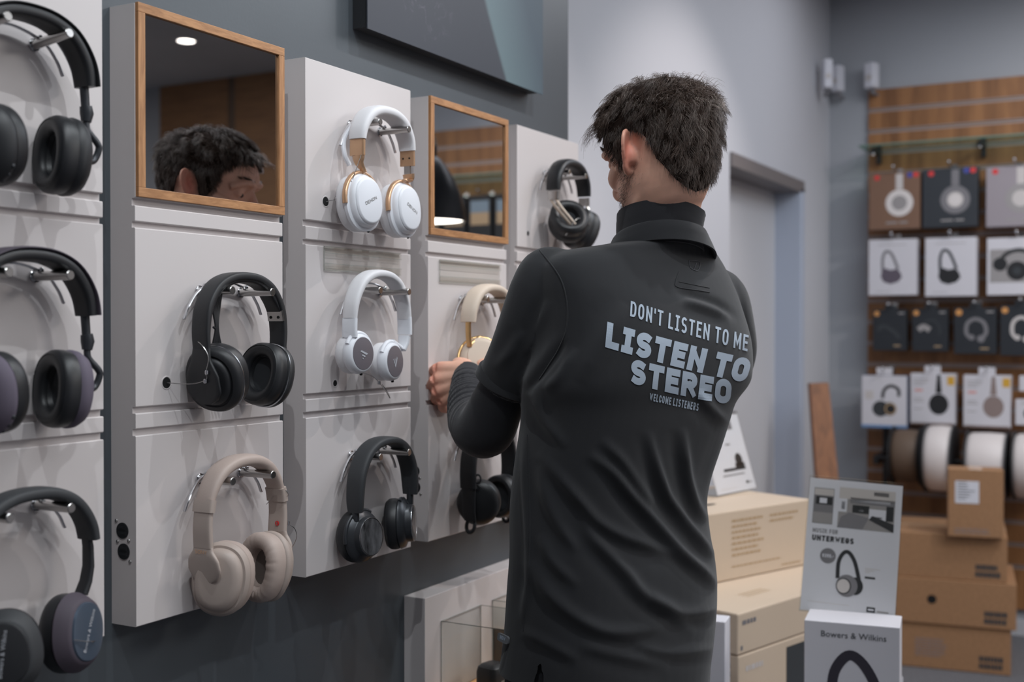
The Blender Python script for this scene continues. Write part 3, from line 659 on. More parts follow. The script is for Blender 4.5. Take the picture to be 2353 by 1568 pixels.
for s in (-1, 1):
    e = pts[0] if s < 0 else pts[-1]
    M = cupM((0.002, s * 0.052, e[1] - 0.037), s * (90 - 13 if s < 0 else 90 - 2), tilt=-17 if s < 0 else -11, roll=4 * s)
    ho = ear_cup(r, M, 0.042, 0.0465, dict(cushion=BLACKSOFT, housing=BLACK, plate=BLACK), cush=0.023, hole=0.5,
                 housing=[(0.003, -0.001), (0.0, 0.002), (0.0, 0.009), (0.003, 0.015), (0.009, 0.0165), (0.0105, 0.0150), (0.0120, 0.0148), (0.0135, 0.0195), (0.018, 0.0215)], ring=(0.001, 0.0022, 0.0006))
    mb = MB(); band_sweep(mb, crom([(s * 0.0795, e[1] + 0.004), (s * 0.0800, e[1] - 0.012), (s * 0.0785, e[1] - 0.030), (s * 0.0745, e[1] - 0.052), (s * 0.0690, e[1] - 0.072)], 4), lambda t: float(np.interp(t, [0, .25, .55, .8, .93, 1], [.030, .034, .058, .060, .044, .02])), lambda t: 0.0075, 3.2); mb.build('arm', BLACK, r, smooth=50)
    lb = MB(); fin_logo(lb, M @ Matrix.Translation((0.001, -0.020, 0.0216)), 0.012); lb.build('logo', WORDINK, ho, smooth=0)
cb = MB()                      # bundled cable hanging from the left peg
for k in range(5):
    o = k * 0.0022; cb.tube(crom([(-0.006, -0.038 + o * 0.6, 0.003), (-0.010, -0.046 + o * 1.4, -0.022), (-0.008, -0.043 + o * 0.4, -0.052), (-0.012, -0.045 + o * 2.2, -0.085), (-0.008, -0.035 + o * 2.8, -0.118)], 6), 0.0019, 8)
cb.tube([(-0.006, -0.050, -0.051), (-0.008, -0.045, -0.0525), (-0.012, -0.038, -0.052)], 0.0016, 8)
cb.build('audio_cable', BLACK, r)
tether(r, [(PX0 - HX + 0.001, 1.172 - C2, 1.306 - ZM2), (-0.012, -0.088, -0.128), (0.010, -0.082, -0.122), (0.014, -0.086, -0.112), (0.016, -0.083, -0.092), (0.006, -0.084, -0.076), (-0.012, -0.0825, -0.066)], bead=[(0.010, -0.083, -0.124), (0.014, -0.0845, -0.112)])

# ---- panel 2, bottom: taupe pair
r = thing('headphones', 'taupe headphones with pleated cushions and a red right side mark', 'headphones', (HX, C2, ZB), 0, 'headphones on the display')
pts = band_at(C2, ZB, 0.015, 0.078, 0.112)
mb = MB(); band_sweep(mb, part_of(pts, .17, .80), lambda s: 0.034 - 0.004 * abs(2 * s - 1) ** 3, lambda s: 0.018 - 0.006 * abs(2 * s - 1) ** 2, 2.8); hb = mb.build('head_band', TAUPEL, r, smooth=50)
for a, b_ in ((.155, .20), (.80, .86)):
    mb = MB(); band_sweep(mb, part_of(pts, a, b_), lambda s: 0.0345, lambda s: 0.0125, 5); mb.build('band_clasp', TAUPE, hb, smooth=50)
for s in (-1, 1):
    e = pts[0] if s < 0 else pts[-1]
    seg = part_of(pts, .0, .165) if s < 0 else part_of(pts, .85, 1.0)
    mb = MB(); band_sweep(mb, [(p[0], p[1]) for p in seg], lambda t: 0.030 + 0.002 * (t if s > 0 else 1 - t), lambda t: 0.010, 4.5); ar = mb.build('arm', TAUPE, r, smooth=50)
    mb = MB(); band_sweep(mb, crom([(s * 0.0765, e[1] + 0.001), (s * 0.0775, e[1] - 0.010), (s * 0.0755, e[1] - 0.026), (s * 0.0710, e[1] - 0.050)], 5), lambda t: float(np.interp(t, [0, .2, .5, .75, .92, 1], [.0325, .036, .054, .058, .044, .018])), lambda t: 0.010 - 0.003 * t, 3); yk = mb.build('yoke', TAUPE, r, smooth=50)
    M = cupM((0.006, s * 0.046, e[1] - 0.047), s * (90 - (22 if s < 0 else 6)), tilt=3 if s < 0 else -4, roll=8 * s)
    ho = ear_cup(r, M, 0.041, 0.051, dict(cushion=TAUPEL, housing=TAUPE, plate=TAUPE, cloth=TAUPED), cush=0.026, hole=0.42, pleats=34, seam=False,
                 housing=[(0.003, -0.001), (0.0, 0.002), (0.0, 0.008), (0.004, 0.0135), (0.0075, 0.0135), (0.0085, 0.020), (0.013, 0.0255), (0.020, 0.0275)])
    if s < 0:
        tb = MB(); put_text(tb, 'SONY', 0.0052, 0.0009, (0.001, -0.0830, e[1] - 0.0075), (1, 0, 0), (0, 0.05, 1), wid=0.95, lift=0.0002); tb.build('word_mark', GOLD, yk, smooth=0)
    else:
        mk = MB(); mk.cyl((0.004, s * 0.0720, e[1] + 0.012), (0.004, s * 0.0708, e[1] + 0.012), 0.0036, 20); k = mk.build('right_side_mark', REDINK, yk)
        tb = MB(); put_text(tb, 'R', 0.004, 0.0006, (0.004, s * 0.0707, e[1] + 0.010), (1, 0, 0), (0, 0, 1), wid=0.6); tb.build('letter', TAUPE, k, smooth=0)
tether(r, [(0.014, 0.073, -0.020), (0.019, 0.078, -0.035), (0.0, 0.070, -0.036), (-0.010, 0.064, -0.048)], r=0.0005)
tether(r, [(0.012, 0.087, -0.078), (0.014, 0.100, -0.088), (0.010, 0.107, -0.105), (0.0, 0.098, -0.128), (-0.006, 0.088, -0.138)], bead=[(0.012, 0.087, -0.077)])

# ---- panel 3, top: white and champagne pair, cups turned flat
r = thing('headphones', 'white over-ear headphones with champagne gold forks beside the mirrors', 'headphones', (HX - 0.002, C3, ZT), 0, 'headphones on the display')
pts = band_at(C3, ZT, 0.017, 0.073, 0.088)
mb = MB(); band_sweep(mb, part_of(pts, .13, .87), lambda s: 0.036 - 0.004 * abs(2 * s - 1) ** 3, lambda s: 0.019 - 0.006 * abs(2 * s - 1) ** 3, 2.8); mb.build('head_band', WLEATH, r, smooth=50)
for s in (-1, 1):
    e = pts[0] if s < 0 else pts[-1]
    z0 = e[1] + 0.018
    cy = -0.066 if s < 0 else 0.050; cz = z0 - 0.088 + (0.0 if s < 0 else -0.002)
    M = cupM((0.000, cy, cz), -6 if s < 0 else -2, tilt=5, roll=0)
    mb = MB(); band_sweep(mb, [(s * 0.0700, z0 + 0.030), (s * 0.0722, z0 + 0.012), (s * 0.0728, z0 - 0.006), (s * 0.0728, z0 - 0.012)], lambda t: 0.029, lambda t: 0.0065, 5); sl = mb.build('slider', GOLD, r)
    if s > 0:
        for dx in (-0.007, 0.006):
            k = MB(); k.cyl((dx, s * 0.0688, z0 + 0.001), (dx, s * 0.0696, z0 + 0.001), 0.0017, 10); k.build('rivet', VOID, sl)
        mb = MB(); mb.box(-0.006, 0.006, s * 0.0728 - 0.002, s * 0.0728 + 0.002, z0 - 0.030, z0 - 0.010); mb.build('slider_blade', STEEL, sl)
    zz = z0 - (0.012 if s < 0 else 0.026)
    mb = MB(); mb.tube(crom([(0.002, s * 0.0728, zz), (0.003, s * 0.072, zz - 0.012), (0.008, cy + 0.001 * s, cz + 0.052), (0.010, cy, cz + 0.048)], 5), [0.0125, 0.012, 0.0118, 0.011, 0.010, 0.009, 0.008, 0.007, 0.0062, 0.0056, 0.0052, 0.005, 0.005, 0.005, 0.005, 0.005], 14, up=(1, 0, 0), sq=0.35)
    fk = [M @ Vector((0.0425 * math.sin(R_(a)), 0.049 * math.cos(R_(a)), 0.006)) for a in range(-96, 97, 12)]
    mb.tube(fk, [0.0050] * 17, 10, sq=0.62); mb.build('fork', GOLD, r, smooth=60)
    ho = ear_cup(r, M, 0.040, 0.047, dict(cushion=WLEATH, housing=WPLAS, plate=WPLAS), cush=0.022,
                 housing=[(0.003, -0.001), (-0.001, 0.002), (-0.001, 0.008), (0.004, 0.010), (0.0045, 0.0135), (0.007, 0.0185), (0.010, 0.020)], plate=[(0.009, 0.0200), (0.0105, 0.0225), (0.013, 0.0232)])
    tb = MB(); put_text(tb, 'DENON', 0.0052, 0.0008, M @ Vector((0.002, -0.002, 0.0233)), M.to_3x3() @ (Vector((1, 0.45, 0)) if s < 0 else Vector((1, -0.55, 0))), M.to_3x3() @ (Vector((-0.45, 1, 0)) if s < 0 else Vector((0.55, 1, 0))), wid=1.0, gap=0.22); tb.build('word_mark', GREYINK, ho, smooth=0)
    jk = MB(); q = M @ Vector((0.010, -0.0475, 0.005)); jk.sphere(q, 0.0022, n=6); jk.build('headphone_jack', VOID, ho)
tether(r, [(PX0 - HX + 0.003, 1.521 - C3, 1.585 - ZT), (-0.018, -0.098, -0.128), (0.000, -0.094, -0.112), (0.006, -0.088, -0.088), (0.010, -0.076, -0.058)], bead=[(-0.022, -0.100, -0.131), (0.002, -0.094, -0.104)], r=0.0006)
mb = MB(); mb.tube(crom([(-0.020, -0.060, -0.005), (-0.026, -0.074, -0.030), (-0.022, -0.078, -0.055), (-0.018, -0.070, -0.072)], 6), 0.004, 10); mb.build('coiled_cable', WPLAS, r)

# ---- panel 3, middle: small white pair with grey discs
r = thing('headphones', 'small white on-ear headphones with grey discs and slanted marks', 'headphones', (HX - 0.003, C3 - 0.014, ZM + 0.006), 0, 'headphones on the display')
pts = band_at(C3, ZM, 0.013, 0.079, 0.118)
mb = MB(); band_sweep(mb, part_of(pts, .13, .87), lambda s: 0.030 - 0.003 * abs(2 * s - 1) ** 3, lambda s: 0.015 - 0.005 * abs(2 * s - 1) ** 3, 3); mb.build('head_band', WLEATH, r, smooth=50)
for s in (-1, 1):
    e = pts[0] if s < 0 else pts[-1]
    seg = part_of(pts, .045, .135) if s < 0 else part_of(pts, .865, .955)
    mb = MB(); band_sweep(mb, seg, lambda t: 0.0275, lambda t: 0.0085, 5); mb.build('slider', WPLAS, r, smooth=50)
    z0 = e[1] + 0.012
    cy, cz = (-0.062, z0 - 0.026) if s < 0 else (0.027, z0 - 0.041)
    mb = MB(); band_sweep(mb, [(s * 0.078, z0 + 0.003), (s * 0.076, z0 - 0.010), (s * 0.068, z0 - 0.022)], lambda t: 0.024 - 0.006 * t, lambda t: 0.0085, 4); mb.build('hinge', WPLAS, r, smooth=50)
    M = cupM((-0.002, cy, cz), -3 if s < 0 else 4, tilt=2, roll=0)
    mb = MB(); fk = [M @ Vector((0.0315 * math.sin(R_(a)), 0.0335 * math.cos(R_(a)), 0.008)) for a in range(-62, 63, 12)]; mb.tube(fk, [0.0040] * len(fk), 10); mb.tube([(0, s * 0.069, z0 - 0.02), tuple(M @ Vector((0.008 * s, 0.034, 0.008)))], [0.005, 0.004], 10); mb.build('fork', WPLAS, r, smooth=60)
    ho = ear_cup(r, M, 0.0325, 0.0330, dict(cushion=WLEATH, housing=WPLAS, plate=GREYDISC), cush=0.020, power=2.0, housing=[(0.002, -0.001), (0.0, 0.002), (0.0, 0.008), (0.002, 0.0145), (0.0055, 0.0170)], plate=[(0.0062, 0.0166), (0.0066, 0.0176), (0.0075, 0.0178)], seam=False)
    lb = MB(); fin_logo(lb, M @ Matrix.Translation((0.0, 0.0, 0.0179)) @ Matrix.Rotation(R_(35 if s < 0 else -60), 4, 'Z'), 0.014); lb.build('logo', WORDINK, ho, smooth=0)
    jk = MB(); jk.sphere(M @ Vector((0.004, -0.0335, 0.008)), 0.0026, n=6); jk.build('headphone_jack', VOID, ho)
tether(r, [(-0.030, -0.010, -0.142), (-0.010, 0.000, -0.150), (0.0, 0.016, -0.170), (0.003, 0.030, -0.187), (0.0, 0.026, -0.176), (-0.002, 0.014, -0.163)], bead=[(-0.004, 0.008, -0.160)], r=0.0006)

# ---- panel 3, bottom: charcoal pair with marbled discs
r = thing('headphones', 'charcoal headphones with glossy streaked discs, at the bottom of the middle panel', 'headphones', (HX - 0.002, C3, ZB), 0, 'headphones on the display')
pts = band_at(C3, ZB, 0.013, 0.080, 0.120)
mb = MB(); band_sweep(mb, part_of(pts, .035, .94), lambda s: 0.034 - 0.006 * abs(2 * s - 1) ** 8, lambda s: 0.0145 - 0.003 * abs(2 * s - 1) ** 6, 3.4); mb.build('head_band', GREYBAND, r, smooth=50)
for s in (-1, 1):
    e = pts[0] if s < 0 else pts[-1]
    cy, cz = (-0.060, e[1] - 0.032) if s < 0 else (0.054, e[1] - 0.028)
    M = cupM((-0.004, cy, cz), -8 if s < 0 else 24, tilt=3, roll=0)
    mb = MB(); mb.tube([(0, s * 0.0795, e[1] + 0.034), (0, s * 0.079, e[1] - 0.004)], [0.0062, 0.0058], 14)
    fk = [M @ Vector((0.040 * math.sin(R_(a)), 0.0425 * math.cos(R_(a)), 0.004)) for a in (range(-100, 31, 10) if s < 0 else range(-20, 101, 10))]; mb.tube(fk, 0.0034, 10)
    mb.tube([(0, s * 0.079, e[1] - 0.003), tuple(M @ Vector((0.012 * s, 0.041, 0.004)))], [0.0058, 0.0045], 12); mb.build('fork', GRAPHITE, r, smooth=60)
    ho = ear_cup(r, M, 0.0405, 0.0445, dict(cushion=BLACKSOFT, housing=GRAPHITE, plate=STREAKED, ring=SILVER), cush=0.022, power=2.0,
                 housing=[(0.003, -0.001), (0.001, 0.002), (0.004, 0.009), (0.011, 0.0125), (0.0125, 0.014), (0.0125, 0.0235), (0.0135, 0.0245)], plate=[(0.0148, 0.0242), (0.0152, 0.0250), (0.0165, 0.0251)])
    rb = MB(); rb.lathe([(0.0132, 0.0243), (0.0134, 0.0250), (0.0141, 0.0250), (0.0143, 0.0243)], M, 56, rx=0.0405, rz=0.0445, power=2.0); rb.build('trim_ring', SILVER, ho)

# ---- panel 4, middle: beige pair in the hands of the man
r = thing('headphones', 'beige and gold headphones that the man is holding', 'headphones', (HX, C4, ZM4), 0, 'headphones on the display')
pts = band_at(C4, ZM4, 0.016, 0.080, 0.100)
mb = MB(); band_sweep(mb, part_of(pts, .12, .88), lambda s: 0.036 - 0.004 * abs(2 * s - 1) ** 3, lambda s: 0.018 - 0.003 * abs(2 * s - 1) ** 5, 2.6); mb.build('head_band', SAND, r, smooth=50)
for s in (-1, 1):
    e = pts[0] if s < 0 else pts[-1]; z0 = e[1] + 0.022
    mb = MB(); band_sweep(mb, [(s * 0.0785, z0 + 0.024), (s * 0.080, z0 + 0.006), (s * 0.079, z0 - 0.015), (s * 0.075, z0 - 0.034)], lambda t: 0.011 - 0.001 * t, lambda t: 0.0055, 5); mb.build('slider', PALEGOLD, r, smooth=50)
    M = cupM((0.008, s * 0.048, z0 - 0.062), (s * 90) - s * (40 if s < 0 else 10), tilt=22 if s < 0 else 2)
    mb = MB(); fk = [M @ Vector((0.043 * math.sin(R_(a)), 0.046 * math.cos(R_(a)), 0.006)) for a in range(-90, 91, 12)]; mb.tube(fk, 0.0032, 10); mb.tube([(0, s * 0.075, z0 - 0.032), tuple(M @ Vector((0, 0.046, 0.006)))], [0.005, 0.0042], 10); mb.build('fork', PALEGOLD, r, smooth=60)
    ho = ear_cup(r, M, 0.0405, 0.0435, dict(cushion=SAND, housing=SAND, plate=SAND, cloth=TAUPED), cush=0.022, power=2.0, plate=[(0.0115, 0.0225), (0.0125, 0.026), (0.016, 0.0265)])

# ---- panel 4, bottom: black pair with rubber loops
r = thing('headphones', 'black round headphones with rubber loops under the elbow of the man', 'headphones', (HX, C4, ZB), 0, 'headphones on the display')
pts = band_at(C4, ZB, 0.012, 0.080, 0.112)
mb = MB(); band_sweep(mb, pts, lambda s: 0.034, lambda s: 0.011, 4); mb.build('head_band', BLACK, r, smooth=50)
for s in (-1, 1):
    e = pts[0] if s < 0 else pts[-1]
    M = cupM((0.004, s * 0.046, e[1] - 0.030), s * 90 - s * (22 if s < 0 else 8), tilt=-2)
    ho = ear_cup(r, M, 0.0415, 0.0430, dict(cushion=BLACKSOFT, housing=BLACKSOFT, plate=BLACK), cush=0.021, power=2.0, hole=0.62, housing=[(0.003, -0.001), (0.0, 0.003), (0.0, 0.010), (0.005, 0.0165), (0.015, 0.021)])
    mb = MB(); P = [(s * 0.0785, e[1] + 0.004), (s * 0.0785, e[1] - 0.018), (s * 0.077, e[1] - 0.045), (s * 0.072, e[1] - 0.062)]
    band_sweep(mb, P, lambda t: 0.031 - 0.006 * t, lambda t: 0.0070, 3.4); q = P[-1]
    loop = [Vector((0.009 * math.cos(a), q[0] - s * 0.001 + 0.003 * math.sin(a), q[1] - 0.010 + 0.013 * math.sin(a))) for a in [2 * math.pi * k / 18 for k in range(19)]]
    mb.tube(loop, 0.0036, 10); ar = mb.build('arm', BLACK, r, smooth=55)
    lp = [Vector((0.018 + 0.006 * math.cos(a), s * 0.078 - s * 0.004, e[1] + 0.018 + 0.008 * math.sin(a))) for a in [2 * math.pi * k / 16 for k in range(17)]]; mb = MB(); mb.tube(lp, 0.0018, 8); mb.build('cable_loop', BLACK, ar)
    if s < 0:
        dt = MB(); dt.sphere((0.000, q[0] - 0.0038, e[1] - 0.047), 0.0022, n=6, sc=(1.6, .5, .8)); dt.sphere((0.006, q[0] - 0.0038, e[1] - 0.048), 0.0022, n=6, sc=(1.4, .5, .8)); dt.build('gold_stud', PALEGOLD, ar)
        tb = MB(); put_text(tb, 'NURA', 0.0042, 0.0007, (0.0, s * 0.0828, e[1] + 0.002), (1, 0, 0), (0, 0, 1), wid=0.8); tb.build('word_mark', GOLD, ar, smooth=0)

# ---- panel 5, top: black and silver pair
r = thing('headphones', 'black headphones with silver side bars, farthest pair beside the man', 'headphones', (HX + 0.004, C5 - 0.008, ZT), 0, 'headphones on the display')
pts = band_at(C5, ZT, 0.016, 0.077, 0.090)
mb = MB(); band_sweep(mb, part_of(pts, .10, .90), lambda s: 0.036 - 0.004 * abs(2 * s - 1) ** 3, lambda s: 0.019 - 0.006 * abs(2 * s - 1) ** 3, 3); mb.build('head_band', BLACKSOFT, r, smooth=50)
for s in (-1, 1):
    e = pts[0] if s < 0 else pts[-1]; z0 = e[1] + 0.018
    mb = MB(); band_sweep(mb, [(s * 0.0765, z0 + 0.004), (s * 0.077, z0 - 0.014)], lambda t: 0.026, lambda t: 0.007, 5); sl = mb.build('slider', STEEL, r, smooth=50)
    M = cupM((0.012, -0.030, z0 - 0.058), 128, tilt=-38) if s < 0 else cupM((0.012, 0.038, z0 - 0.072), 66, tilt=-22)
    mb = MB()
    for dx in (-0.006, 0.006): mb.tube(crom([(dx, s * 0.077, z0 - 0.012), (dx + 0.010, s * 0.072, z0 - 0.030), (dx + 0.030, s * (0.044 if s < 0 else 0.066), z0 - 0.066)], 5), 0.0032, 8)
    mb.build('side_bar', SAND if s < 0 else STEEL, r, smooth=55)
    k = MB(); k.sphere((0.034, s * (0.042 if s < 0 else 0.064), z0 - 0.070), 0.006, n=8); k.build('pivot', CHROME, r)
    ear_cup(r, M, 0.042, 0.048, dict(cushion=BLACKSOFT, housing=BLACK, plate=BLACK), cush=0.024)
tether(r, [(0.026, -0.070, -0.140), (0.040, -0.045, -0.104), (0.045, 0.0, -0.108), (0.042, 0.035, -0.136), (0.02, 0.03, -0.160)], r=0.0009)
# ================================================================ the man
SKIN = mat('skin', (222, 172, 149), 0.5, bump=(700, 0.12, 0.0004), var=(28, 0.05), sss=0.12)
_nt = SKIN.node_tree; _b = _nt.nodes['Principled BSDF']; _src = _b.inputs['Base Color'].links[0].from_socket
_at = _nt.nodes.new('ShaderNodeAttribute'); _at.attribute_name = 'flush'; _mx = _nt.nodes.new('ShaderNodeMix'); _mx.data_type = 'RGBA'; _mx.inputs[7].default_value = rgb(222, 128, 108)
_nt.links.new(_at.outputs['Fac'], _mx.inputs[0]); _nt.links.new(_src, _mx.inputs[6]); _nt.links.new(_mx.outputs[2], _b.inputs['Base Color'])
POLO = mat('black_polo_jersey', (23, 24, 28), 0.88, bump=(2200, 0.3, 0.0005), sheen=0.15)
LONGS = mat('charcoal_knit_undershirt', (31, 31, 36), 0.9, bump=(1600, 0.3, 0.0005), sheen=0.15)
DENIM = mat('dark_blue_denim', (50, 66, 88), 0.85, bump=(1200, 0.4, 0.0006), var=(300, 0.2))
HAIRM = mat('dark_brown_hair', (76, 59, 50), 0.42, spec=0.6)
HAIRG = mat('highlight_hair', (128, 114, 105), 0.35, spec=0.7)  # lighter grey-brown strands; the shine of the hair is put into their colour
HAIRC = mat('hair_underlayer', (46, 36, 31), 0.95, spec=0.1)
SHOE = mat('black_shoe_leather', (28, 28, 30), 0.4)
PRINT = mat('grey_blue_shirt_print', (160, 172, 186), 0.6, bump=(1500, 0.2, 0.0003))
EYEW = mat('eye_white', (196, 188, 182), 0.4); IRIS = mat('dark_iris', (52, 36, 28), 0.3)

PK = 1.035                                  # the man stands this much farther than the first estimate of 1.8 m
PSI = R_(38)                                # how far the body is turned left of the viewing line
def camloc(u, v, d): return at(u, v, d=PK * (d))
def rlz(right, fwd, up):                    # offset in the viewing frame, level
    return _R * right + _F0 * fwd + _Z * up
def ring_at(c, W, T, psi, n=48, tiltf=0.0, roll=0.0, power=2.4):
    """body section: W half width across the shoulders, T half depth; psi turns it"""
    side = rlz(math.cos(psi), math.sin(psi), 0); front = rlz(-math.sin(psi), math.cos(psi), 0)
    side = (side + _Z * math.tan(roll)); front = front + _Z * math.tan(tiltf)
    out = []
    for k in range(n):
        a = 2 * math.pi * k / n; e = 2.0 / power; ca, sa = math.cos(a), math.sin(a)
        out.append(c + side * (math.copysign(abs(ca) ** e, ca) * W) + front * (math.copysign(abs(sa) ** e, sa) * T))
    return out
def volume(name, mbs, voxel, smooth=4, mats=None):
    """closed pieces -> one continuous skin"""
    m = MB()
    for b in mbs: m.add(b.v, b.f)
    me = bpy.data.meshes.new(name); me.from_pydata(m.v, [], m.f); me.update()
    bm = bmesh.new(); bm.from_mesh(me); bmesh.ops.recalc_face_normals(bm, faces=bm.faces); bm.to_mesh(me); bm.free()
    o = bpy.data.objects.new(name, me); COL.objects.link(o)
    r = o.modifiers.new('r', 'REMESH'); r.mode = 'VOXEL'; r.voxel_size = voxel
    if smooth:
        sm = o.modifiers.new('s', 'SMOOTH'); sm.factor = 0.5; sm.iterations = smooth
    dg = bpy.context.evaluated_depsgraph_get(); dg.update()
    out = bpy.data.meshes.new_from_object(o.evaluated_get(dg)); bpy.data.objects.remove(o); bpy.data.meshes.remove(me); out.name = name
    return out
def co_of(me):
    a = np.empty(len(me.vertices) * 3); me.vertices.foreach_get('co', a); return a.reshape(-1, 3)
def no_of(me):
    a = np.empty(len(me.vertices) * 3); me.vertices.foreach_get('normal', a); return a.reshape(-1, 3)
def finish(me, name, mats, parent, smooth=True):
    me.materials.clear()
    for m in (mats if isinstance(mats, (list, tuple)) else [mats]): me.materials.append(m)
    me.polygons.foreach_set('use_smooth', [smooth] * len(me.polygons))
    o = bpy.data.objects.new(name, me); COL.objects.link(o); o.parent = parent
    if parent is not None: o.matrix_parent_inverse = Matrix.Translation(parent.location).inverted()
    return o
def limb(mb, pts, n=24, sub=5, flat=None):
    """pts: (u, v, depth, radius) chain"""
    P = [list(at(u, v, d=PK * (d))) + [r] for (u, v, d, r) in pts]; Q = crom(P, sub)
    return mb.tube([q[:3] for q in Q], [max(q[3] * PK, 0.002) for q in Q], n)

# ---- head, in its own frame: x = its right, y = the way it faces, z = up, origin between the ears
HZ = [-.118, -.112, -.100, -.085, -.068, -.050, -.030, -.010, .008, .026, .043, .060, .076, .088, .096, .100]
HF = [.050, .066, .079, .083, .084, .084, .083, .084, .088, .0915, .089, .080, .065, .045, .022, .0]
HB = [.020, .005, -.020, -.045, -.058, -.068, -.078, -.087, -.095, -.099, -.098, -.090, -.077, -.058, -.036, -.015]
HW = [.014, .026, .042, .053, .060, .066, .069, .0715, .0745, .0765, .0760, .0715, .062, .047, .029, .010]
def hprof(z, A): return float(np.interp(z, HZ, A))
def head_local():
    mb = MB(); rings = []
    for z in np.linspace(-.118, .100, 44):
        f, b, w_ = hprof(z, HF), hprof(z, HB), hprof(z, HW); ring = []
        for k in range(56):
            a = 2 * math.pi * k / 56; ca, sa = math.cos(a), math.sin(a); e = 2 / 2.25
            x = math.copysign(abs(ca) ** e, ca) * w_; yc = (f + b) / 2; y = yc + math.copysign(abs(sa) ** e, sa) * (f - b) / 2
            if sa > 0 and z < .02: x *= 1 - 0.10 * sa ** 2
            ring.append(Vector((x, y, z)))
        rings.append(ring)
    return mb.ring_loft(rings)
def head_pieces():
    P = [head_local()]
    n = MB(); n.tube(crom([(0, .078, .018), (0, .090, .0), (0, .099, -.016), (0, .106, -.030), (0, .092, -.041), (0, .080, -.044)], 4), [.006, .0065, .007, .0075, .008, .008, .0085, .009, .0095, .010, .0105, .011, .0115, .0115, .010, .010, .009, .008, .007, .006, .005][:21], 14); P.append(n)
    for s in (-1, 1):
        n = MB(); n.sphere((s * .011, .090, -.037), .0085, n=8, sc=(1, 1.1, .85)); P.append(n)
        n = MB(); n.tube(crom([(s * .010, .088, .022), (s * .026, .089, .027), (s * .044, .078, .022), (s * .056, .062, .012)], 4), .0068, 10); P.append(n)      # brow ridge
        n = MB(); n.tube(crom([(s * .030, .074, -.028), (s * .048, .062, -.022), (s * .062, .035, -.012)], 4), .0125, 12); P.append(n)    # cheek bone
        n = MB(); n.sphere((s * .031, .0745, .004), .0125, n=8, sc=(1.15, .8, .75)); P.append(n)                                              # eye lids
        n = MB(); n.tube(crom([(s * .052, .0, -.055), (s * .049, .025, -.076), (s * .034, .055, -.096), (0, .072, -.106)], 5), .010, 12); P.append(n)   # jaw
    n = MB(); n.tube(crom([(-.024, .079, -.064), (-.008, .0875, -.060), (0, .0880, -.0615), (.008, .0875, -.060), (.024, .079, -.064)], 4), .0048, 10); P.append(n)
    n = MB(); n.tube(crom([(-.021, .079, -.069), (0, .0870, -.0715), (.021, .079, -.069)], 4), .0055, 10); P.append(n)
    n = MB(); n.sphere((0, .076, -.100), .016, n=8, sc=(1.2, .8, .9)); P.append(n)
    return P
def ear_pieces(s):
    """outer ear standing off the head; s = +1 its right, -1 its left"""
    out = []; B = Vector((s * .073, .001, -.006)); X = Vector((s * .90, -.44, 0)).normalized(); Zv = Vector((s * .05, -.36, 1)).normalized(); Nv = X.cross(Zv)
    def q(a, b, c=0): return B + X * a + Zv * b + Nv * c * s
    rim = crom([tuple(q(-.002, -.002)), tuple(q(.0, .018)), tuple(q(.008, .029)), tuple(q(.019, .030)), tuple(q(.0275, .020)), tuple(q(.028, .004)), tuple(q(.022, -.012)), tuple(q(.013, -.025)), tuple(q(.004, -.029)), tuple(q(-.002, -.022))], 5)
    m = MB(); m.tube(rim, [.0034 + (.0014 if i > 32 else 0) for i in range(len(rim))], 10); out.append(m)
    m = MB(); C = [q(.012 + .0135 * math.cos(t) + .002 * math.sin(t), .002 + .0255 * math.sin(t)) for t in [2 * math.pi * k / 20 for k in range(20)]]
    m.ring_loft([[p + Nv * .0021 for p in C], [p - Nv * .0021 for p in C]]); out.append(m)
    m = MB(); m.tube(crom([tuple(q(.004, .022, -.002)), tuple(q(.016, .022, -.002)), tuple(q(.021, .006, -.002)), tuple(q(.014, -.012, -.002))], 4), .0030, 8); out.append(m)
    m = MB(); m.sphere(q(.006, -.002, .004), .013, n=10, sc=(.8, .8, 1.2)); out.append(m)                 # concha seen from behind
    m = MB(); m.sphere(q(.005, -.025, 0), .0068, n=8, sc=(.8, .8, 1.1)); out.append(m)                    # lobe
    return out
HEADPSI = R_(39)                              # head turned a little further left, looking slightly down
HC = at(1522, 352, d=PK * (1.815))
hy = (rlz(-math.sin(HEADPSI), math.cos(HEADPSI), 0) * math.cos(R_(14)) - _Z * math.sin(R_(14))).normalized()
hx = rlz(math.cos(HEADPSI), math.sin(HEADPSI), 0.03).normalized(); hz = hx.cross(hy).normalized(); hx = hy.cross(hz).normalized()
HM = Matrix.Translation(HC) @ Matrix((hx, hy, hz)).transposed().to_4x4() @ Matrix.Scale(PK, 4)
def xf(mb, M): mb.v = [tuple(M @ Vector(p)) for p in mb.v]; return mb

# ---- torso outline (row, left edge, right edge, depth, half depth of the body)
TORSO = [(518, 1447, 1600, 1.838, .0615), (545, 1440, 1612, 1.84, .065), (563, 1392, 1640, 1.84, .066), (580, 1290, 1660, 1.835, .072), (605, 1238, 1680, 1.83, .082), (650, 1222, 1702, 1.83, .095), (710, 1222, 1724, 1.83, .108), (780, 1220, 1744, 1.83, .118),
         (850, 1206, 1744, 1.83, .122), (885, 1200, 1736, 1.83, .122), (925, 1198, 1702, 1.83, .122), (970, 1196, 1686, 1.83, .120), (1040, 1186, 1664, 1.83, .116), (1110, 1177, 1641, 1.83, .113), (1165, 1172, 1632, 1.83, .112), (1220, 1169, 1640, 1.83, .114),
         (1300, 1167, 1656, 1.83, .118), (1380, 1163, 1658, 1.83, .122), (1440, 1158, 1655, 1.83, .125), (1500, 1150, 1649, 1.83, .128), (1560, 1141, 1641, 1.83, .130), (1660, 1138, 1636, 1.83, .132)]
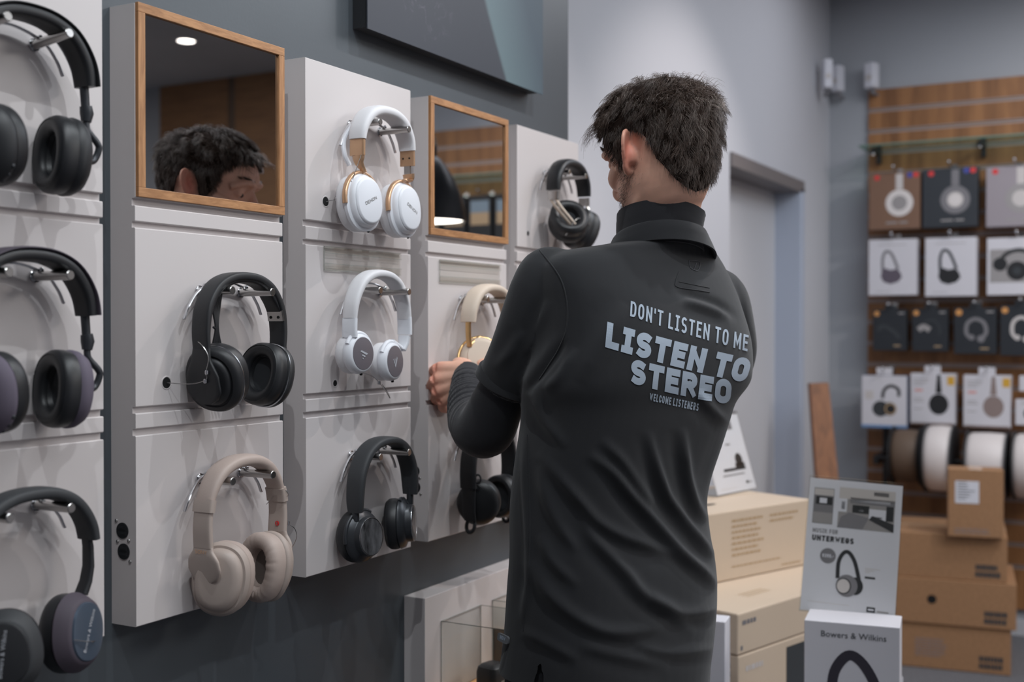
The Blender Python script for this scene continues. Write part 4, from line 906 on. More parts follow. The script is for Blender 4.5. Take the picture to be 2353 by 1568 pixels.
def torso(inset=0.0, rows=TORSO, power=2.5):
    fine = crom(rows, 3); mb = MB(); rings = []
    for (v, a, b, d, T) in fine:
        c = at((a + b) / 2, v, d=PK * d); half = (b - a) / 2 * d * PK / FPX
        T = max(T - inset, .01); half = max(half - inset, .02)
        # visible half width of a turned rounded section (superellipse support ~)
        W = half; cp, sp = math.cos(PSI), math.sin(PSI)
        q = power / (power - 1)
        for _ in range(12):
            sup = ((W * cp) ** q + (T * sp) ** q) ** (1 / q); W *= half / sup
        rings.append(ring_at(c, W, T, PSI, power=power, n=56))
    mb.ring_loft(rings[::-1]); return mb
person = thing('person', 'man in a black polo shirt with lettering on the back, seen from behind', 'person', (at(1400, 1568, d=PK * (1.83)).x, at(1400, 1568, d=PK * (1.83)).y, 0))

# arms (row/column, depth, radius)
L_SHO, L_ELB, L_WR = (1256, 648, 1.775), (1113, 985, 1.875), (1082, 872, 2.075)
SLEEVE_L = [(1300, 640, 1.80, .040), (1262, 632, 1.775, .0445), (1246, 665, 1.77, .0475), (1228, 715, 1.775, .0475), (1206, 780, 1.79, .0485), (1182, 845, 1.81, .0495), (1166, 880, 1.825, .050)]
ARM_L = [(1262, 640, 1.775, .034), (1206, 780, 1.79, .036), (1166, 875, 1.82, .0385), (1140, 935, 1.845, .043), (1115, 985, 1.875, .0475), (1092, 972, 1.915, .044), (1080, 930, 1.98, .0365), (1075, 892, 2.04, .0295), (1074, 869, 2.075, .0255)]
SLEEVE_R = [(1600, 690, 1.93, .05), (1640, 690, 1.945, .055), (1662, 740, 1.97, .052), (1670, 800, 2.01, .050), (1656, 860, 2.05, .0475), (1630, 905, 2.09, .046)]
ARM_R = [(1640, 700, 1.96, .035), (1665, 800, 2.01, .036), (1600, 920, 2.11, .038), (1560, 950, 2.15, .041), (1480, 935, 2.17, .036), (1330, 890, 2.17, .030), (1240, 868, 2.16, .0255)]

# ---- body (skin): head, neck, trunk, arms and hands in one surface
bm_ = [xf(p, HM) for p in head_pieces()]
for s in (-1, 1): bm_ += [xf(p, HM) for p in ear_pieces(s)]
nk = MB(); limb(nk, [(1535, 420, 1.825, .058), (1522, 470, 1.825, .0595), (1515, 520, 1.835, .058), (1512, 580, 1.85, .055)], 28); bm_.append(nk)
bm_.append(torso(.022, TORSO[3:]))
a1 = MB(); limb(a1, [(u, v, d, r - .006) for (u, v, d, r) in ARM_L]); bm_.append(a1)
a2 = MB(); limb(a2, [(u, v, d, r - .006) for (u, v, d, r) in ARM_R]); bm_.append(a2)
def P3(*a): return at(a[0], a[1], d=PK * (a[2]))
def hand(pieces, wrist, knuckles, fingers, thumb, palm_r=.0135):
    """palm between wrist points and four knuckles; every finger is its own bent chain"""
    wa, wb = wrist
    m = MB(); m.tube([wa, wa.lerp(wb, .5), wb], [.0175, .0185, .0175], 14); pieces.append(m)
    for i, k in enumerate(knuckles):
        w0 = wa.lerp(wb, i / 3.0); m = MB(); m.tube(crom([tuple(w0), tuple(w0.lerp(k, .5)), tuple(k)], 4), [.0165, .0162, .0158, .0152, .0147, .0142, .0136, .0128, .0118], 12); pieces.append(m)
    for k, ch in zip(knuckles, fingers):
        pts = [k] + ch; m = MB(); Q = crom([tuple(p) for p in pts], 4); n = len(Q)
        m.tube(Q, [.0098 - .0030 * i / (n - 1) + (.0006 if i % 4 == 0 else 0) for i in range(n)], 12); m.sphere(pts[-1], .0068, n=8); pieces.append(m)
    m = MB(); Q = crom([tuple(p) for p in thumb], 4); n = len(Q); m.tube(Q, [.0155 - .0075 * i / (n - 1) for i in range(n)], 12); m.sphere(thumb[-1], .008, n=8); pieces.append(m)
# left hand: back towards the camera, fingers closed round the cup
Wt, Wb = P3(1076, 850, 2.08), P3(1070, 884, 2.075)
KN = [P3(1004, 846, 2.085), P3(999, 872, 2.08), P3(1003, 899, 2.082), P3(1016, 922, 2.09)]
FG = [[P3(992, 857, 2.115), P3(1008, 868, 2.145), P3(1030, 866, 2.15)],
      [P3(990, 888, 2.105), P3(1004, 900, 2.145), P3(1028, 898, 2.15)],
      [P3(1000, 918, 2.11), P3(1016, 926, 2.145), P3(1038, 918, 2.15)],
      [P3(1018, 938, 2.11), P3(1034, 940, 2.135), P3(1050, 930, 2.14)]]
KNL = [tuple(k) for k in KN] + [tuple(f[0]) for f in FG]
TH = [P3(1068, 850, 2.085), P3(1052, 838, 2.10), P3(1062, 834, 2.125), P3(1082, 838, 2.14)]
hand(bm_, (Wt, Wb), KN, FG, TH)
# right hand: coming from behind the trunk, finger tips on the cup
Wt, Wb = P3(1225, 850, 2.16), P3(1228, 886, 2.155)
KN = [P3(1150, 842, 2.155), P3(1148, 860, 2.15), P3(1152, 880, 2.15), P3(1162, 898, 2.155)]
FG = [[P3(1122, 832, 2.145), P3(1102, 836, 2.14), P3(1093, 846, 2.145)],
      [P3(1120, 856, 2.14), P3(1104, 862, 2.145), P3(1098, 872, 2.155)],
      [P3(1124, 884, 2.14), P3(1110, 892, 2.15), P3(1106, 900, 2.16)],
      [P3(1136, 906, 2.15), P3(1122, 912, 2.16), P3(1116, 916, 2.165)]]
TH = [P3(1212, 848, 2.155), P3(1170, 828, 2.135), P3(1140, 826, 2.12), P3(1115, 838, 2.115)]
hand(bm_, (Wt, Wb), KN, FG, TH)
# legs
HIP = at(1402, 1560, d=PK * (1.83)); side = rlz(math.cos(PSI), math.sin(PSI), 0); fr = rlz(-math.sin(PSI), math.cos(PSI), 0)
for s in (-1, 1):
    h = HIP + side * (s * .066); k = HIP + side * (s * .10) + fr * .015; k.z = .48; an = HIP + side * (s * .115) - fr * .02; an.z = .09
    m = MB(); m.tube([h * .75 + (HIP + _Z * .02) * .25, h.lerp(k, .5), k, k.lerp(an, .4), an], [.064, .060, .048, .046, .034], 20); bm_.append(m)
    m = MB(); m.tube([an - fr * .03 + _Z * -.04, an + fr * .06 - _Z * .05, an + fr * .15 - _Z * .058], [.030, .030, .022], 16); bm_.append(m)
bme = volume('body', bm_, 0.0029, 3)
# eye sockets and small shaping
co = co_of(bme); Mi = np.array(HM.inverted()); lc = co @ Mi[:3, :3].T + Mi[:3, 3]
for s in (-1, 1):
    d2 = ((lc[:, 0] - s * .031) / .019) ** 2 + ((lc[:, 2] - .004) / .011) ** 2; msk = (lc[:, 1] > .03); lc[:, 1] -= np.where(msk, .0035 * np.exp(-d2), 0)
    d2 = ((lc[:, 0] - s * .016) / .007) ** 2 + ((lc[:, 2] - .006) / .011) ** 2; lc[:, 1] -= np.where(msk, .006 * np.exp(-d2), 0)
Mh = np.array(HM); near = np.abs(lc).max(1) < .16; co[near] = (lc @ Mh[:3, :3].T + Mh[:3, 3])[near]
bme.vertices.foreach_set('co', co.ravel()); bme.update()
fl_ = np.zeros(len(co))
for s in (-1, 1): fl_ = np.maximum(fl_, .8 * np.exp(-(((lc[:, 0] - s * .088) / .016) ** 2 + ((lc[:, 1] + .004) / .03) ** 2 + ((lc[:, 2] + .004) / .035) ** 2)))
for k_ in KNL: fl_ = np.maximum(fl_, .65 * np.exp(-(np.linalg.norm(co - np.array(k_), axis=1) / .014) ** 2))
bme.attributes.new('flush', 'FLOAT', 'POINT').data.foreach_set('value', fl_)
body = finish(bme, 'body', SKIN, person)
hl = lambda a, b, c: HM @ Vector((a, b, c))
for s in (-1, 1):
    m = MB(); m.sphere(hl(s * .030, .0690, .003), .0118, n=10); e = m.build('eye', EYEW, None, smooth=60); e.parent = body
    m = MB(); m.sphere(hl(s * .030, .0768, .001), .0055, n=8, sc=(1, 1, 1)); i_ = m.build('iris', IRIS, e, smooth=60)

# ---- hair
rng = np.random.RandomState(3)
def on_head(th, z, off=0.0):
    """th: 0 = front, positive towards the right ear, pi = back"""
    f, b, w_ = hprof(z, HF), hprof(z, HB), hprof(z, HW); e = 2 / 2.25
    ca, sa = math.sin(th), math.cos(th)
    x = math.copysign(abs(ca) ** e, ca) * (w_ + off); y = (f + b) / 2 + math.copysign(abs(sa) ** e, sa) * ((f - b) / 2 + off)
    return np.array((x, y, z + off * max(0, (z - .03) / .07)))
def hairline(th):
    """lowest z that carries hair at a given direction"""
    t = abs((th + math.pi) % (2 * math.pi) - math.pi)
    return float(np.interp(t, [0, .45, .8, 1.05, 1.25, 1.40, 1.60, 1.85, 2.1, 2.5, 2.8, math.pi], [.067, .066, .056, .036, -.015, -.022, .030, .020, -.030, -.062, -.074, -.080]))
capm = MB(); TH_ = np.linspace(-math.pi, math.pi, 73); rows_ = 26; grid = []
for j in range(rows_):
    row = []
    for t in TH_[:-1]:
        z0 = hairline(t); z = z0 + (.0999 - z0) * (j / (rows_ - 1)) ** .85
        rise = min(1.0, j / 6.0); topk = max(0, min(1, (z - .02) / .07))
        off = .0005 + rise * (.003 + .006 * topk)
        p = on_head(t, z, off); row.append(hl(*p))
    grid.append(row)
capm.ring_loft(grid, 0, cap=True)
N_S = 28000; SEG = 8
V = []; Fc = []; MI = []
crown = np.array((.012, -.072, .072))
def strand(root, nrm, L, dirv, curl, lift, grav, wv, ph, rad, mi):
    p = root.copy(); d = dirv + nrm * lift; d /= np.linalg.norm(d); pts = [p.copy()]
    side_ = np.cross(nrm, dirv); side_ /= (np.linalg.norm(side_) + 1e-9); st = L / SEG
    for k in range(SEG):
        a = ph + k * wv
        d = d + side_ * (curl * math.sin(a)) + nrm * (curl * .6 * math.cos(a * .9)) + np.array((0, 0, -1.0)) * grav
        # keep outside the skull
        q = p + d / np.linalg.norm(d) * st
        zc = min(max(q[2], -.115), .0995); f, b, w_ = hprof(zc, HF), hprof(zc, HB), hprof(zc, HW); yc = (f + b) / 2
        r2 = (abs(q[0]) / (w_ + .003)) ** 2.25 + (abs(q[1] - yc) / ((f - b) / 2 + .003)) ** 2.25
        if r2 < 1 and q[2] < .098: 
            outv = np.array((q[0], q[1] - yc, 0)); outv /= (np.linalg.norm(outv) + 1e-9); d = d / np.linalg.norm(d) + outv * (1 - r2) * 2.2
        d /= np.linalg.norm(d); p = p + d * st; pts.append(p.copy())
    base = len(V); n = len(pts)
    for i, q in enumerate(pts):
        r_ = rad * (1 - .75 * (i / (n - 1)) ** 2)
        t = pts[min(i + 1, n - 1)] - pts[max(i - 1, 0)]; t /= np.linalg.norm(t); u_ = np.cross(t, nrm); u_ /= (np.linalg.norm(u_) + 1e-9); w3 = np.cross(t, u_)
        for c_, s_ in ((1, 0), (-.5, .866), (-.5, -.866)): V.append(q + (u_ * c_ + w3 * s_) * r_)
    for i in range(n - 1):
        for j in range(3):
            k2 = (j + 1) % 3; Fc.append((base + i * 3 + j, base + i * 3 + k2, base + (i + 1) * 3 + k2, base + (i + 1) * 3 + j)); MI.append(mi)
clump = {}
for i in range(N_S):
    th = rng.uniform(-math.pi, math.pi); z0 = hairline(th); u_ = rng.uniform(0, 1); z = z0 + (.098 - z0) * u_ ** .72 + rng.normal(0, .0015)
    if z > .088: 
        if rng.uniform() > .9: continue
    z = min(z, .0996)
    p = on_head(th, z, .001); e = .002
    pa = on_head(th + .02, z, .001); pb = on_head(th, min(z + e, .0999), .001); nrm = np.cross(pa - p, pb - p); nn = np.linalg.norm(nrm)
    if nn < 1e-12: nrm = np.array((0, 0, 1.0))
    else: nrm /= nn
    c0 = p - np.array((0, 0, 0.0)); 
    if np.dot(nrm, p - np.array((0, -.005, 0))) < 0: nrm = -nrm
    away = p - crown; away -= nrm * np.dot(away, nrm); away /= (np.linalg.norm(away) + 1e-9)
    t = abs((th + math.pi) % (2 * math.pi) - math.pi)
    topk = max(0, min(1, (z - .035) / .055)); front = max(0, math.cos(th)) * topk
    key = (int(th * 7 + z * 30), int(z * 75 + th)); 
    if key not in clump: clump[key] = (rng.uniform(0, 6.28), rng.normal(0, 1, 3), rng.uniform(-.3, .3))
    cp = clump[key]
    swirl = np.cross(nrm, away) * (.55 + cp[2])
    dirv = away * 1.0 + swirl * (.9 if topk > .2 else .35) + cp[1] * .34 + rng.normal(0, .09, 3)
    dirv -= nrm * np.dot(dirv, nrm); dirv /= (np.linalg.norm(dirv) + 1e-9)
    low = max(0, min(1, (z - z0) / .05))
    L = (.013 + .012 * low + .017 * topk + .007 * front) * rng.uniform(.75, 1.25)
    fr_hair = max(0, math.cos(th) - .2) * max(0, min(1, (.085 - z) / .03)); L *= 1 - .25 * fr_hair
    lift = .9 * fr_hair + .16 + .30 * topk + .10 * low; curl = .26 + .42 * topk + .16 * low
    mi = 1 if rng.uniform() < (.16 if topk > .5 else (.18 if (t > .9 and z > .0) else .08)) else 0
    strand(p, nrm, L, dirv, curl, lift, .03 + .04 * (1 - topk), 1.0, cp[0] + rng.normal(0, .18), .00026 if mi else .00032, mi)
for i in range(3200):                 # thick growth round the crown
    th = math.pi + rng.normal(0, .9); z = rng.uniform(.050, .0990); p = on_head(th, z, .0015); nrm = np.array((math.sin(th) * .6, math.cos(th) * .6, .8 + rng.normal(0, .1))); nrm /= np.linalg.norm(nrm)
    away = np.array((math.cos(th * 1.0) * .6, -.5, -.3)) + rng.normal(0, .35, 3); away -= nrm * np.dot(away, nrm); away /= np.linalg.norm(away)
    strand(p, nrm, rng.uniform(.022, .036), away, .45, .42, .05, .95, rng.uniform(0, 6.28), .00030, 1 if rng.uniform() < .14 else 0)
# loose curls: fringe flipping forward, tuft at the right rear
for i in range(120):
    th = rng.uniform(-.75, .35); z = rng.uniform(.062, .082); p = on_head(th, z, .004); nrm = np.array((math.sin(th), math.cos(th), .5)); nrm /= np.linalg.norm(nrm)
    strand(p, nrm, rng.uniform(.045, .070), np.array((-.5 + rng.normal(0, .1), 1.0, .1)) / 1.1, .18, .9, .20, .5, rng.uniform(0, 1.2), .00026, 0)
for i in range(150):
    th = rng.uniform(1.6, 2.9); z = rng.uniform(.065, .095); p = on_head(th, z, .006); nrm = np.array((math.sin(th), math.cos(th), .9)); nrm /= np.linalg.norm(nrm)
    strand(p, nrm, rng.uniform(.035, .055), np.array((1.0, -.2 + rng.normal(0, .2), .25)), .25, .6, .10, .6, rng.uniform(0, 1.5), .00026, 0)
# beard stubble on the cheek and jaw, brows
for i in range(2400):
    s = rng.choice((-1, 1)); a = rng.uniform(0, 1); z = -.020 - .090 * a + rng.normal(0, .005); th = s * (1.42 - 1.35 * max(0, (a - .25)) + rng.normal(0, .12)); z = max(z, -.112)
    p = on_head(th, z, .0012); nrm = np.array((math.sin(th), math.cos(th), -.1)); dn = np.array((0, .25, -1.0)); strand(p, nrm, rng.uniform(.003, .0055), dn, .1, .45, .0, .6, rng.uniform(0, 6), .00013, 0)
for i in range(420):
    s = rng.choice((-1, 1)); a = rng.uniform(0, 1); p = np.array((s * (.012 + .038 * a), .0930 - .018 * a ** 1.7, .027 + .006 * math.sin(a * 2.4) + rng.normal(0, .0016))); nrm = np.array((s * .2, 1, 0)); strand(p, nrm, rng.uniform(.006, .010), np.array((s * 1.0, -.45 * a, .15)), .05, .02, .0, .5, 0, .00020, 0)
Va = np.array(V); Mh = np.array(HM); Va = Va @ Mh[:3, :3].T + Mh[:3, 3]
nv0 = len(capm.v); allv = np.vstack([np.array([tuple(p) for p in capm.v]), Va]); fl = [tuple(f) for f in capm.f] + [tuple(i + nv0 for i in f) for f in Fc]
hm_ = bpy.data.meshes.new('hair'); hm_.from_pydata(allv.tolist(), [], fl); hm_.materials.append(HAIRM); hm_.materials.append(HAIRG); hm_.materials.append(HAIRC)
hm_.polygons.foreach_set('material_index', [2] * len(capm.f) + MI); hm_.polygons.foreach_set('use_smooth', [True] * len(fl))
ho_ = bpy.data.objects.new('hair', hm_); COL.objects.link(ho_); ho_.parent = person; ho_.matrix_parent_inverse = Matrix.Translation(person.location).inverted()

# ---- undershirt: long sleeves and a snug roll collar
um = [torso(.012, TORSO[3:])]
m = MB(); limb(m, ARM_L, 28, 6); um.append(m)
m = MB(); limb(m, ARM_R, 24, 5); um.append(m)
ume = volume('undershirt', um, 0.0036, 3)
co = co_of(ume); no = no_of(ume)
# gathered folds along the forearm
ax = [np.array(at(u, v, d=PK * (d))) for (u, v, d, r) in ARM_L]; al = np.zeros(len(co)); best = np.full(len(co), 9.0); tot = 0
for i in range(len(ax) - 1):
    s_ = ax[i + 1] - ax[i]; L = np.linalg.norm(s_); t = np.clip(((co - ax[i]) @ s_) / L ** 2, 0, 1); d = np.linalg.norm(co - (ax[i] + t[:, None] * s_), axis=1)
    up_ = d < best; al[up_] = (tot + t * L)[up_]; best = np.minimum(best, d); tot += L
wgt = np.clip((al - (tot - .21)) / .08, 0, 1) * (best < .07)
ph = co @ np.array((31.0, 17.0, 40.0)); co += no * (wgt * (.0017 * np.sin(al * 560 + 1.6 * np.sin(ph * .5)) + .0010 * np.sin(al * 300 + ph * .3)))[:, None]
ume.vertices.foreach_set('co', co.ravel()); ume.update(); und = finish(ume, 'undershirt', LONGS, person)
cuff = MB(); a_, b_ = at(1075, 885, d=PK * (2.05)), at(1074, 862, d=PK * (2.085)); cuff.tube([a_, a_.lerp(b_, .5), b_, b_.lerp(a_, .12)], [.0292, .0282, .0276, .023], 28); c_ = cuff.build('cuff', LONGS, und, smooth=60)
def collar_band(rows, m, name, parent, thick=.0022, n=64, wob=0.0):
    """rows: (u, v, depth, half across, half deep, tilt across, tilt front) sections from bottom to top"""
    out = []; inn = []
    for (u, v, d, W, T, ro, tf) in crom(rows, 4):
        c = at(u, v, d=PK * (d)); W *= PK; T *= PK; out.append(ring_at(c, W, T, R_(42), n=n, tiltf=tf, roll=ro, power=2.1)); inn.append(ring_at(c, W - thick, T - thick, R_(42), n=n, tiltf=tf, roll=ro, power=2.1))
    mb = MB(); rings = out + inn[::-1]; rings.append(out[0]); mb.ring_loft(rings, 0, cap=False)
    if wob:
        mb.v = [tuple(Vector(p) + Vector((math.sin(p[2] * 900 + p[0] * 200), math.cos(p[2] * 700 + p[1] * 150), 0)) * wob) for p in mb.v]
    return mb.build(name, m, parent, smooth=70)
collar_band([(1512, 588, 1.838, .072, .070, -.13, -.20), (1514, 550, 1.835, .066, .066, -.16, -.20), (1516, 520, 1.832, .0660, .0670, -.18, -.18), (1519, 495, 1.830, .0670, .0680, -.20, -.16)], LONGS, 'roll_collar', und, wob=.0004)

# ---- polo shirt
pm = [torso(.0)]
m = MB(); limb(m, SLEEVE_L, 32, 6); pm.append(m)
m = MB(); limb(m, SLEEVE_R, 28, 5); pm.append(m)
pme = volume('polo_shirt', pm, 0.0042, 6)
co = co_of(pme); no = no_of(pme)
px_, dep = to_px(co)
view = co - np.array(CAM); view /= np.linalg.norm(view, axis=1)[:, None]; facing = np.clip(-(no * view).sum(1) * 2.0, 0, 1)
FOLDS = [  # crest lines of the creases: places on the cloth (as seen), width, height in metres
 ([(1487, 990), (1508, 1071), (1530, 1136), (1558, 1178), (1590, 1221), (1630, 1264), (1652, 1282)], 11, .0085), ([(1568, 985), (1573, 1053), (1583, 1114), (1605, 1171), (1642, 1203)], 11, .0075),
 ([(1351, 1043), (1405, 1082), (1448, 1136), (1487, 1182), (1530, 1232), (1573, 1278), (1626, 1321), (1660, 1357)], 12, .0095), ([(1235, 1040), (1305, 1118), (1341, 1161), (1376, 1200), (1430, 1232), (1501, 1257), (1560, 1280)], 13, .0075),
 ([(1333, 1175), (1358, 1228), (1405, 1282), (1441, 1321), (1473, 1361), (1530, 1400), (1600, 1455)], 14, .0075), ([(1222, 1290), (1251, 1350), (1305, 1404), (1376, 1446), (1448, 1453), (1540, 1432)], 15, .0065),
 ([(1490, 1370), (1573, 1408), (1655, 1396)], 13, .006), ([(1240, 1070), (1258, 1150), (1290, 1215), (1330, 1270)], 13, .005), ([(1380, 1010), (1430, 1060), (1470, 1120), (1500, 1165)], 12, .005),
 ([(1205, 990), (1206, 1100), (1214, 1220), (1214, 1330), (1200, 1430)], 9, .0045), ([(1300, 780), (1265, 830), (1232, 872), (1205, 905)], 9, -.005), ([(1320, 800), (1290, 860), (1250, 900)], 12, .005),
 ([(1440, 700), (1380, 790), (1330, 880)], 24, .004), ([(1555, 672), (1600, 682), (1650, 700), (1700, 735)], 10, -.0045), ([(1570, 690), (1620, 706), (1680, 730)], 9, .0035),
 ([(1678, 1000), (1655, 1060), (1632, 1120)], 12, .005), ([(1200, 760), (1180, 800), (1140, 850)], 12, .0035), ([(1260, 690), (1235, 760), (1210, 820)], 12, .004), ([(1225, 900), (1250, 960), (1300, 1030)], 12, .005),
 ([(1600, 900), (1640, 945), (1680, 975)], 12, .005), ([(1330, 1480), (1420, 1505), (1540, 1530)], 14, .004), ([(1200, 1450), (1260, 1480), (1330, 1520)], 12, .004), ([(1450, 1480), (1540, 1500), (1645, 1490)], 12, .004), ([(1240, 1230), (1270, 1290), (1330, 1350)], 12, .004)]
disp = np.zeros(len(co))
for (pl, wd, amp) in FOLDS:
    Q = np.array(crom(pl, 6)); best = np.full(len(co), 1e9); sgn = np.zeros(len(co)); tt = np.zeros(len(co)); n = len(Q) - 1
    for i in range(n):
        s_ = Q[i + 1] - Q[i]; L2 = s_ @ s_; t = np.clip(((px_ - Q[i]) @ s_) / L2, 0, 1); dv = px_ - (Q[i] + t[:, None] * s_); d = np.hypot(dv[:, 0], dv[:, 1])
        up_ = d < best; best = np.minimum(best, d); cr = s_[0] * dv[:, 1] - s_[1] * dv[:, 0]; sgn[up_] = np.sign(cr)[up_]; tt[up_] = ((i + t) / n)[up_]
    env = np.clip(np.minimum(tt, 1 - tt) * 4.0, 0, 1) ** .7; sd = best * sgn
    disp += 1.15 * amp * env * (np.exp(-(sd / wd) ** 2) - .38 * np.exp(-((sd - wd * 2.0) / (wd * 1.3)) ** 2))
co += no * (disp * facing)[:, None]
# low broad creases elsewhere (front and right side)
ang = co @ np.array((14.0, 9.0, -16.0)); co += no * ((1 - facing) * .0015 * np.sin(ang + 1.3 * np.sin(co[:, 2] * 21)))[:, None]
# hem: open vent at the left side, so cut the lower left corner
lift = np.clip((1250 - px_[:, 0]) / 60, 0, 1)
pme.vertices.foreach_set('co', co.ravel()); pme.update()
bmx = bmesh.new(); bmx.from_mesh(pme); rm = []
ax0 = HIP
for f in bmx.faces:
    c = f.calc_center_median()
    if c.z < .93:
        rel = c - ax0; sd = rel.dot(side); fd = rel.dot(fr)
        hem = .806 if fd < -.03 else .838
        if c.z < hem or (sd < -.08 and abs(fd + .040) < (.888 - c.z) * .16): rm.append(f)
bmesh.ops.delete(bmx, geom=rm, context='FACES'); [bmesh.ops.smooth_vert(bmx, verts=[v for v in bmx.verts if v.is_boundary], factor=.5, use_axis_x=True, use_axis_y=True, use_axis_z=True) for _ in range(5)]; bmx.to_mesh(pme); bmx.free()
polo = finish(pme, 'polo_shirt', POLO, person)
bvh = BVHTree.FromPolygons([tuple(v.co) for v in pme.vertices], [tuple(p.vertices) for p in pme.polygons])
def on_shirt(u, v, lift=.0010):
    r = ray(u, v).normalized(); h = bvh.ray_cast(CAM, r)
    if h[0] is None: return None
    n = h[1] if h[1].dot(r) < 0 else -h[1]
    return h[0] + n * lift, n
def seam(name, pts, r=.0011, m=POLO, parent=polo, lift=.0002):
    P = []
    for (u, v) in crom(pts, 6):
        h = on_shirt(u, v, lift)
        if h: P.append(h[0])
    mb = MB(); mb.tube(P, r, 8); return mb.build(name, m, parent, smooth=60)
seam('shoulder_seam', [(1240, 576), (1270, 612), (1292, 650), (1303, 700), (1302, 755), (1285, 800), (1262, 838), (1240, 872)], .0012)
seam('side_seam', [(1212, 1000), (1216, 1100), (1218, 1200), (1216, 1290), (1208, 1380), (1203, 1450)], .0009)
seam('yoke_seam', [(1560, 625), (1552, 648), (1556, 660), (1600, 667), (1630, 672)], .0009)
seam('yoke_seam', [(1560, 648), (1600, 656), (1630, 662)], .0007)
# sleeve hem line
hm2 = MB(); c0, c1 = at(1171, 868, d=PK * (1.822)), at(1164, 884, d=PK * (1.826)); hm2.tube([c0.lerp(c1, -.4), c0.lerp(c1, -.2), c0.lerp(c1, 1.0), c0.lerp(c1, 1.15)], [.0518, .0536, .0545, .051], 48); hm2.build('sleeve_hem', POLO, polo, smooth=60)
collar_band([(1514, 598, 1.845, .089, .088, -.17, -.24), (1514, 580, 1.842, .0840, .083, -.17, -.24), (1515, 565, 1.838, .0780, .0780, -.17, -.24), (1516, 551, 1.836, .0735, .0740, -.17, -.22), (1517, 544, 1.835, .0705, .0710, -.17, -.22)], POLO, 'collar', polo, thick=.003)
# printing on the back
def print_line(mb, txt, H, th, q00, q10, q01, q11, wid, gap, space, mi=0, bow=0):
    """lettering laid on the cloth; q.. = corners (left base, right base, left top, right top) of the line on the back"""
    quads, W_ = text_quads(txt, H, th, wid, gap, space, step=H * .12); cache = {}
    def mp(p):
        k = (round(p.x, 5), round(p.y, 5))
        if k in cache: return cache[k]
        s_, t = p.x / W_, p.y / H
        u = (1 - s_) * (1 - t) * q00[0] + s_ * (1 - t) * q10[0] + (1 - s_) * t * q01[0] + s_ * t * q11[0]; v = (1 - s_) * (1 - t) * q00[1] + s_ * (1 - t) * q10[1] + (1 - s_) * t * q01[1] + s_ * t * q11[1]
        v += bow * 4 * s_ * (1 - s_)
        h = on_shirt(u, v); cache[k] = h[0] if h else None; return cache[k]
    for q in quads:
        P = [mp(p) for p in q]
        if all(p is not None for p in P): mb.add(P, [(0, 1, 2, 3)], mi)
tb = MB()
print_line(tb, "DON'T LISTEN TO ME", 1, .15, (1447, 727), (1716, 808), (1449, 692), (1719, 771), .50, .17, .30, bow=2)
print_line(tb, 'LISTEN TO', 1, .285, (1390, 798), (1712, 880), (1396, 740), (1728, 826), .80, .12, .34, bow=4)
print_line(tb, 'STEREO', 1, .285, (1446, 880), (1676, 930), (1452, 824), (1682, 874), .86, .12, .34, bow=3)
print_line(tb, 'WELCOME LISTENERS', 1, .20, (1491, 920), (1603, 945), (1493, 903), (1606, 927), .58, .20, .34, bow=0)
tb.build('back_print', PRINT, polo, smooth=0)
lg = MB()                       # small stitched mark under the collar
for pl in ([(1583, 599), (1607, 603), (1603, 622), (1586, 616), (1583, 599)], [(1594, 620), (1600, 605)]):
    P = [on_shirt(u, v, .0006)[0] for u, v in crom(pl, 4)]; lg.tube(P, .0005, 6)
lg.build('stitched_mark', mat('dark_thread', (70, 70, 76), .5), polo, smooth=60)
h = on_shirt(1160, 1466, .001)
P0, P1 = at(1145, 1462, d=PK * (1.765)), at(1169, 1474, d=PK * (1.745)); X = (P1 - P0); L_ = X.length; X.normalize(); Y = Vector((.12, .05, 1)); Y = (Y - X * Y.dot(X)).normalized(); Nn = X.cross(Y)
tg = MB(); ringp = []
for off in (-.0018, .0018):
    ringp.append([P0 + X * (L_ / 2 + (L_ / 2) * math.copysign(abs(math.cos(a)) ** .4, math.cos(a))) + Y * (.0062 * math.copysign(abs(math.sin(a)) ** .4, math.sin(a))) + Nn * off for a in [2 * math.pi * k / 32 for k in range(32)]])
tg.ring_loft(ringp); hem_tag = tg.build('hem_tag', mat('grey_rubber_tag', (104, 106, 110), .5), polo)
tt_ = MB(); put_text(tt_, 'NOW', .0062, .0012, (P0 + P1) / 2 - Y * .0022 + Nn * -.0001, X, Y, wid=.55, lift=.0021); tt_.build('tag_lettering', PRINT, hem_tag, smooth=0)

# ---- jeans and shoes
jm = []
for s in (-1, 1):
    h = HIP + side * (s * .076); k = HIP + side * (s * .10) + fr * .015; k.z = .48; an = HIP + side * (s * .115) - fr * .02; an.z = .075
    m = MB(); m.tube([h + _Z * .09, h, h.lerp(k, .5), k, k.lerp(an, .4), an], [.082, .088, .080, .066, .062, .058], 28); jm.append(m)
m = MB(); m.ring_loft([ring_at(at(1402, v, d=PK * (1.83)), w_, t_, PSI, power=2.6) for v, w_, t_ in ((1620, .158, .108), (1560, .160, .110), (1500, .158, .108), (1460, .150, .100))]); jm.append(m)
jme = volume('jeans', jm, 0.006, 4); jeans = finish(jme, 'jeans', DENIM, person)
for s in (-1, 1):
    an = HIP + side * (s * .115) - fr * .02
    rings = []
    for (a, w_, h_) in ((-.075, .02, .05), (-.068, .034, .075), (-.03, .04, .085), (.03, .042, .080), (.09, .048, .055), (.14, .046, .048), (.175, .034, .040), (.19, .015, .03)):
        c = an + fr * a; c.z = 0
        rings.append([c + side * (w_ * math.cos(t)) + _Z * (max(0.0, h_ / 2 + h_ / 2 * math.sin(t)) + .001) for t in [2 * math.pi * k / 24 for k in range(24)]])
    m = MB(); m.ring_loft(rings); so = m.build('shoe', SHOE, person, smooth=60); so.matrix_parent_inverse = Matrix.Translation(person.location).inverted()
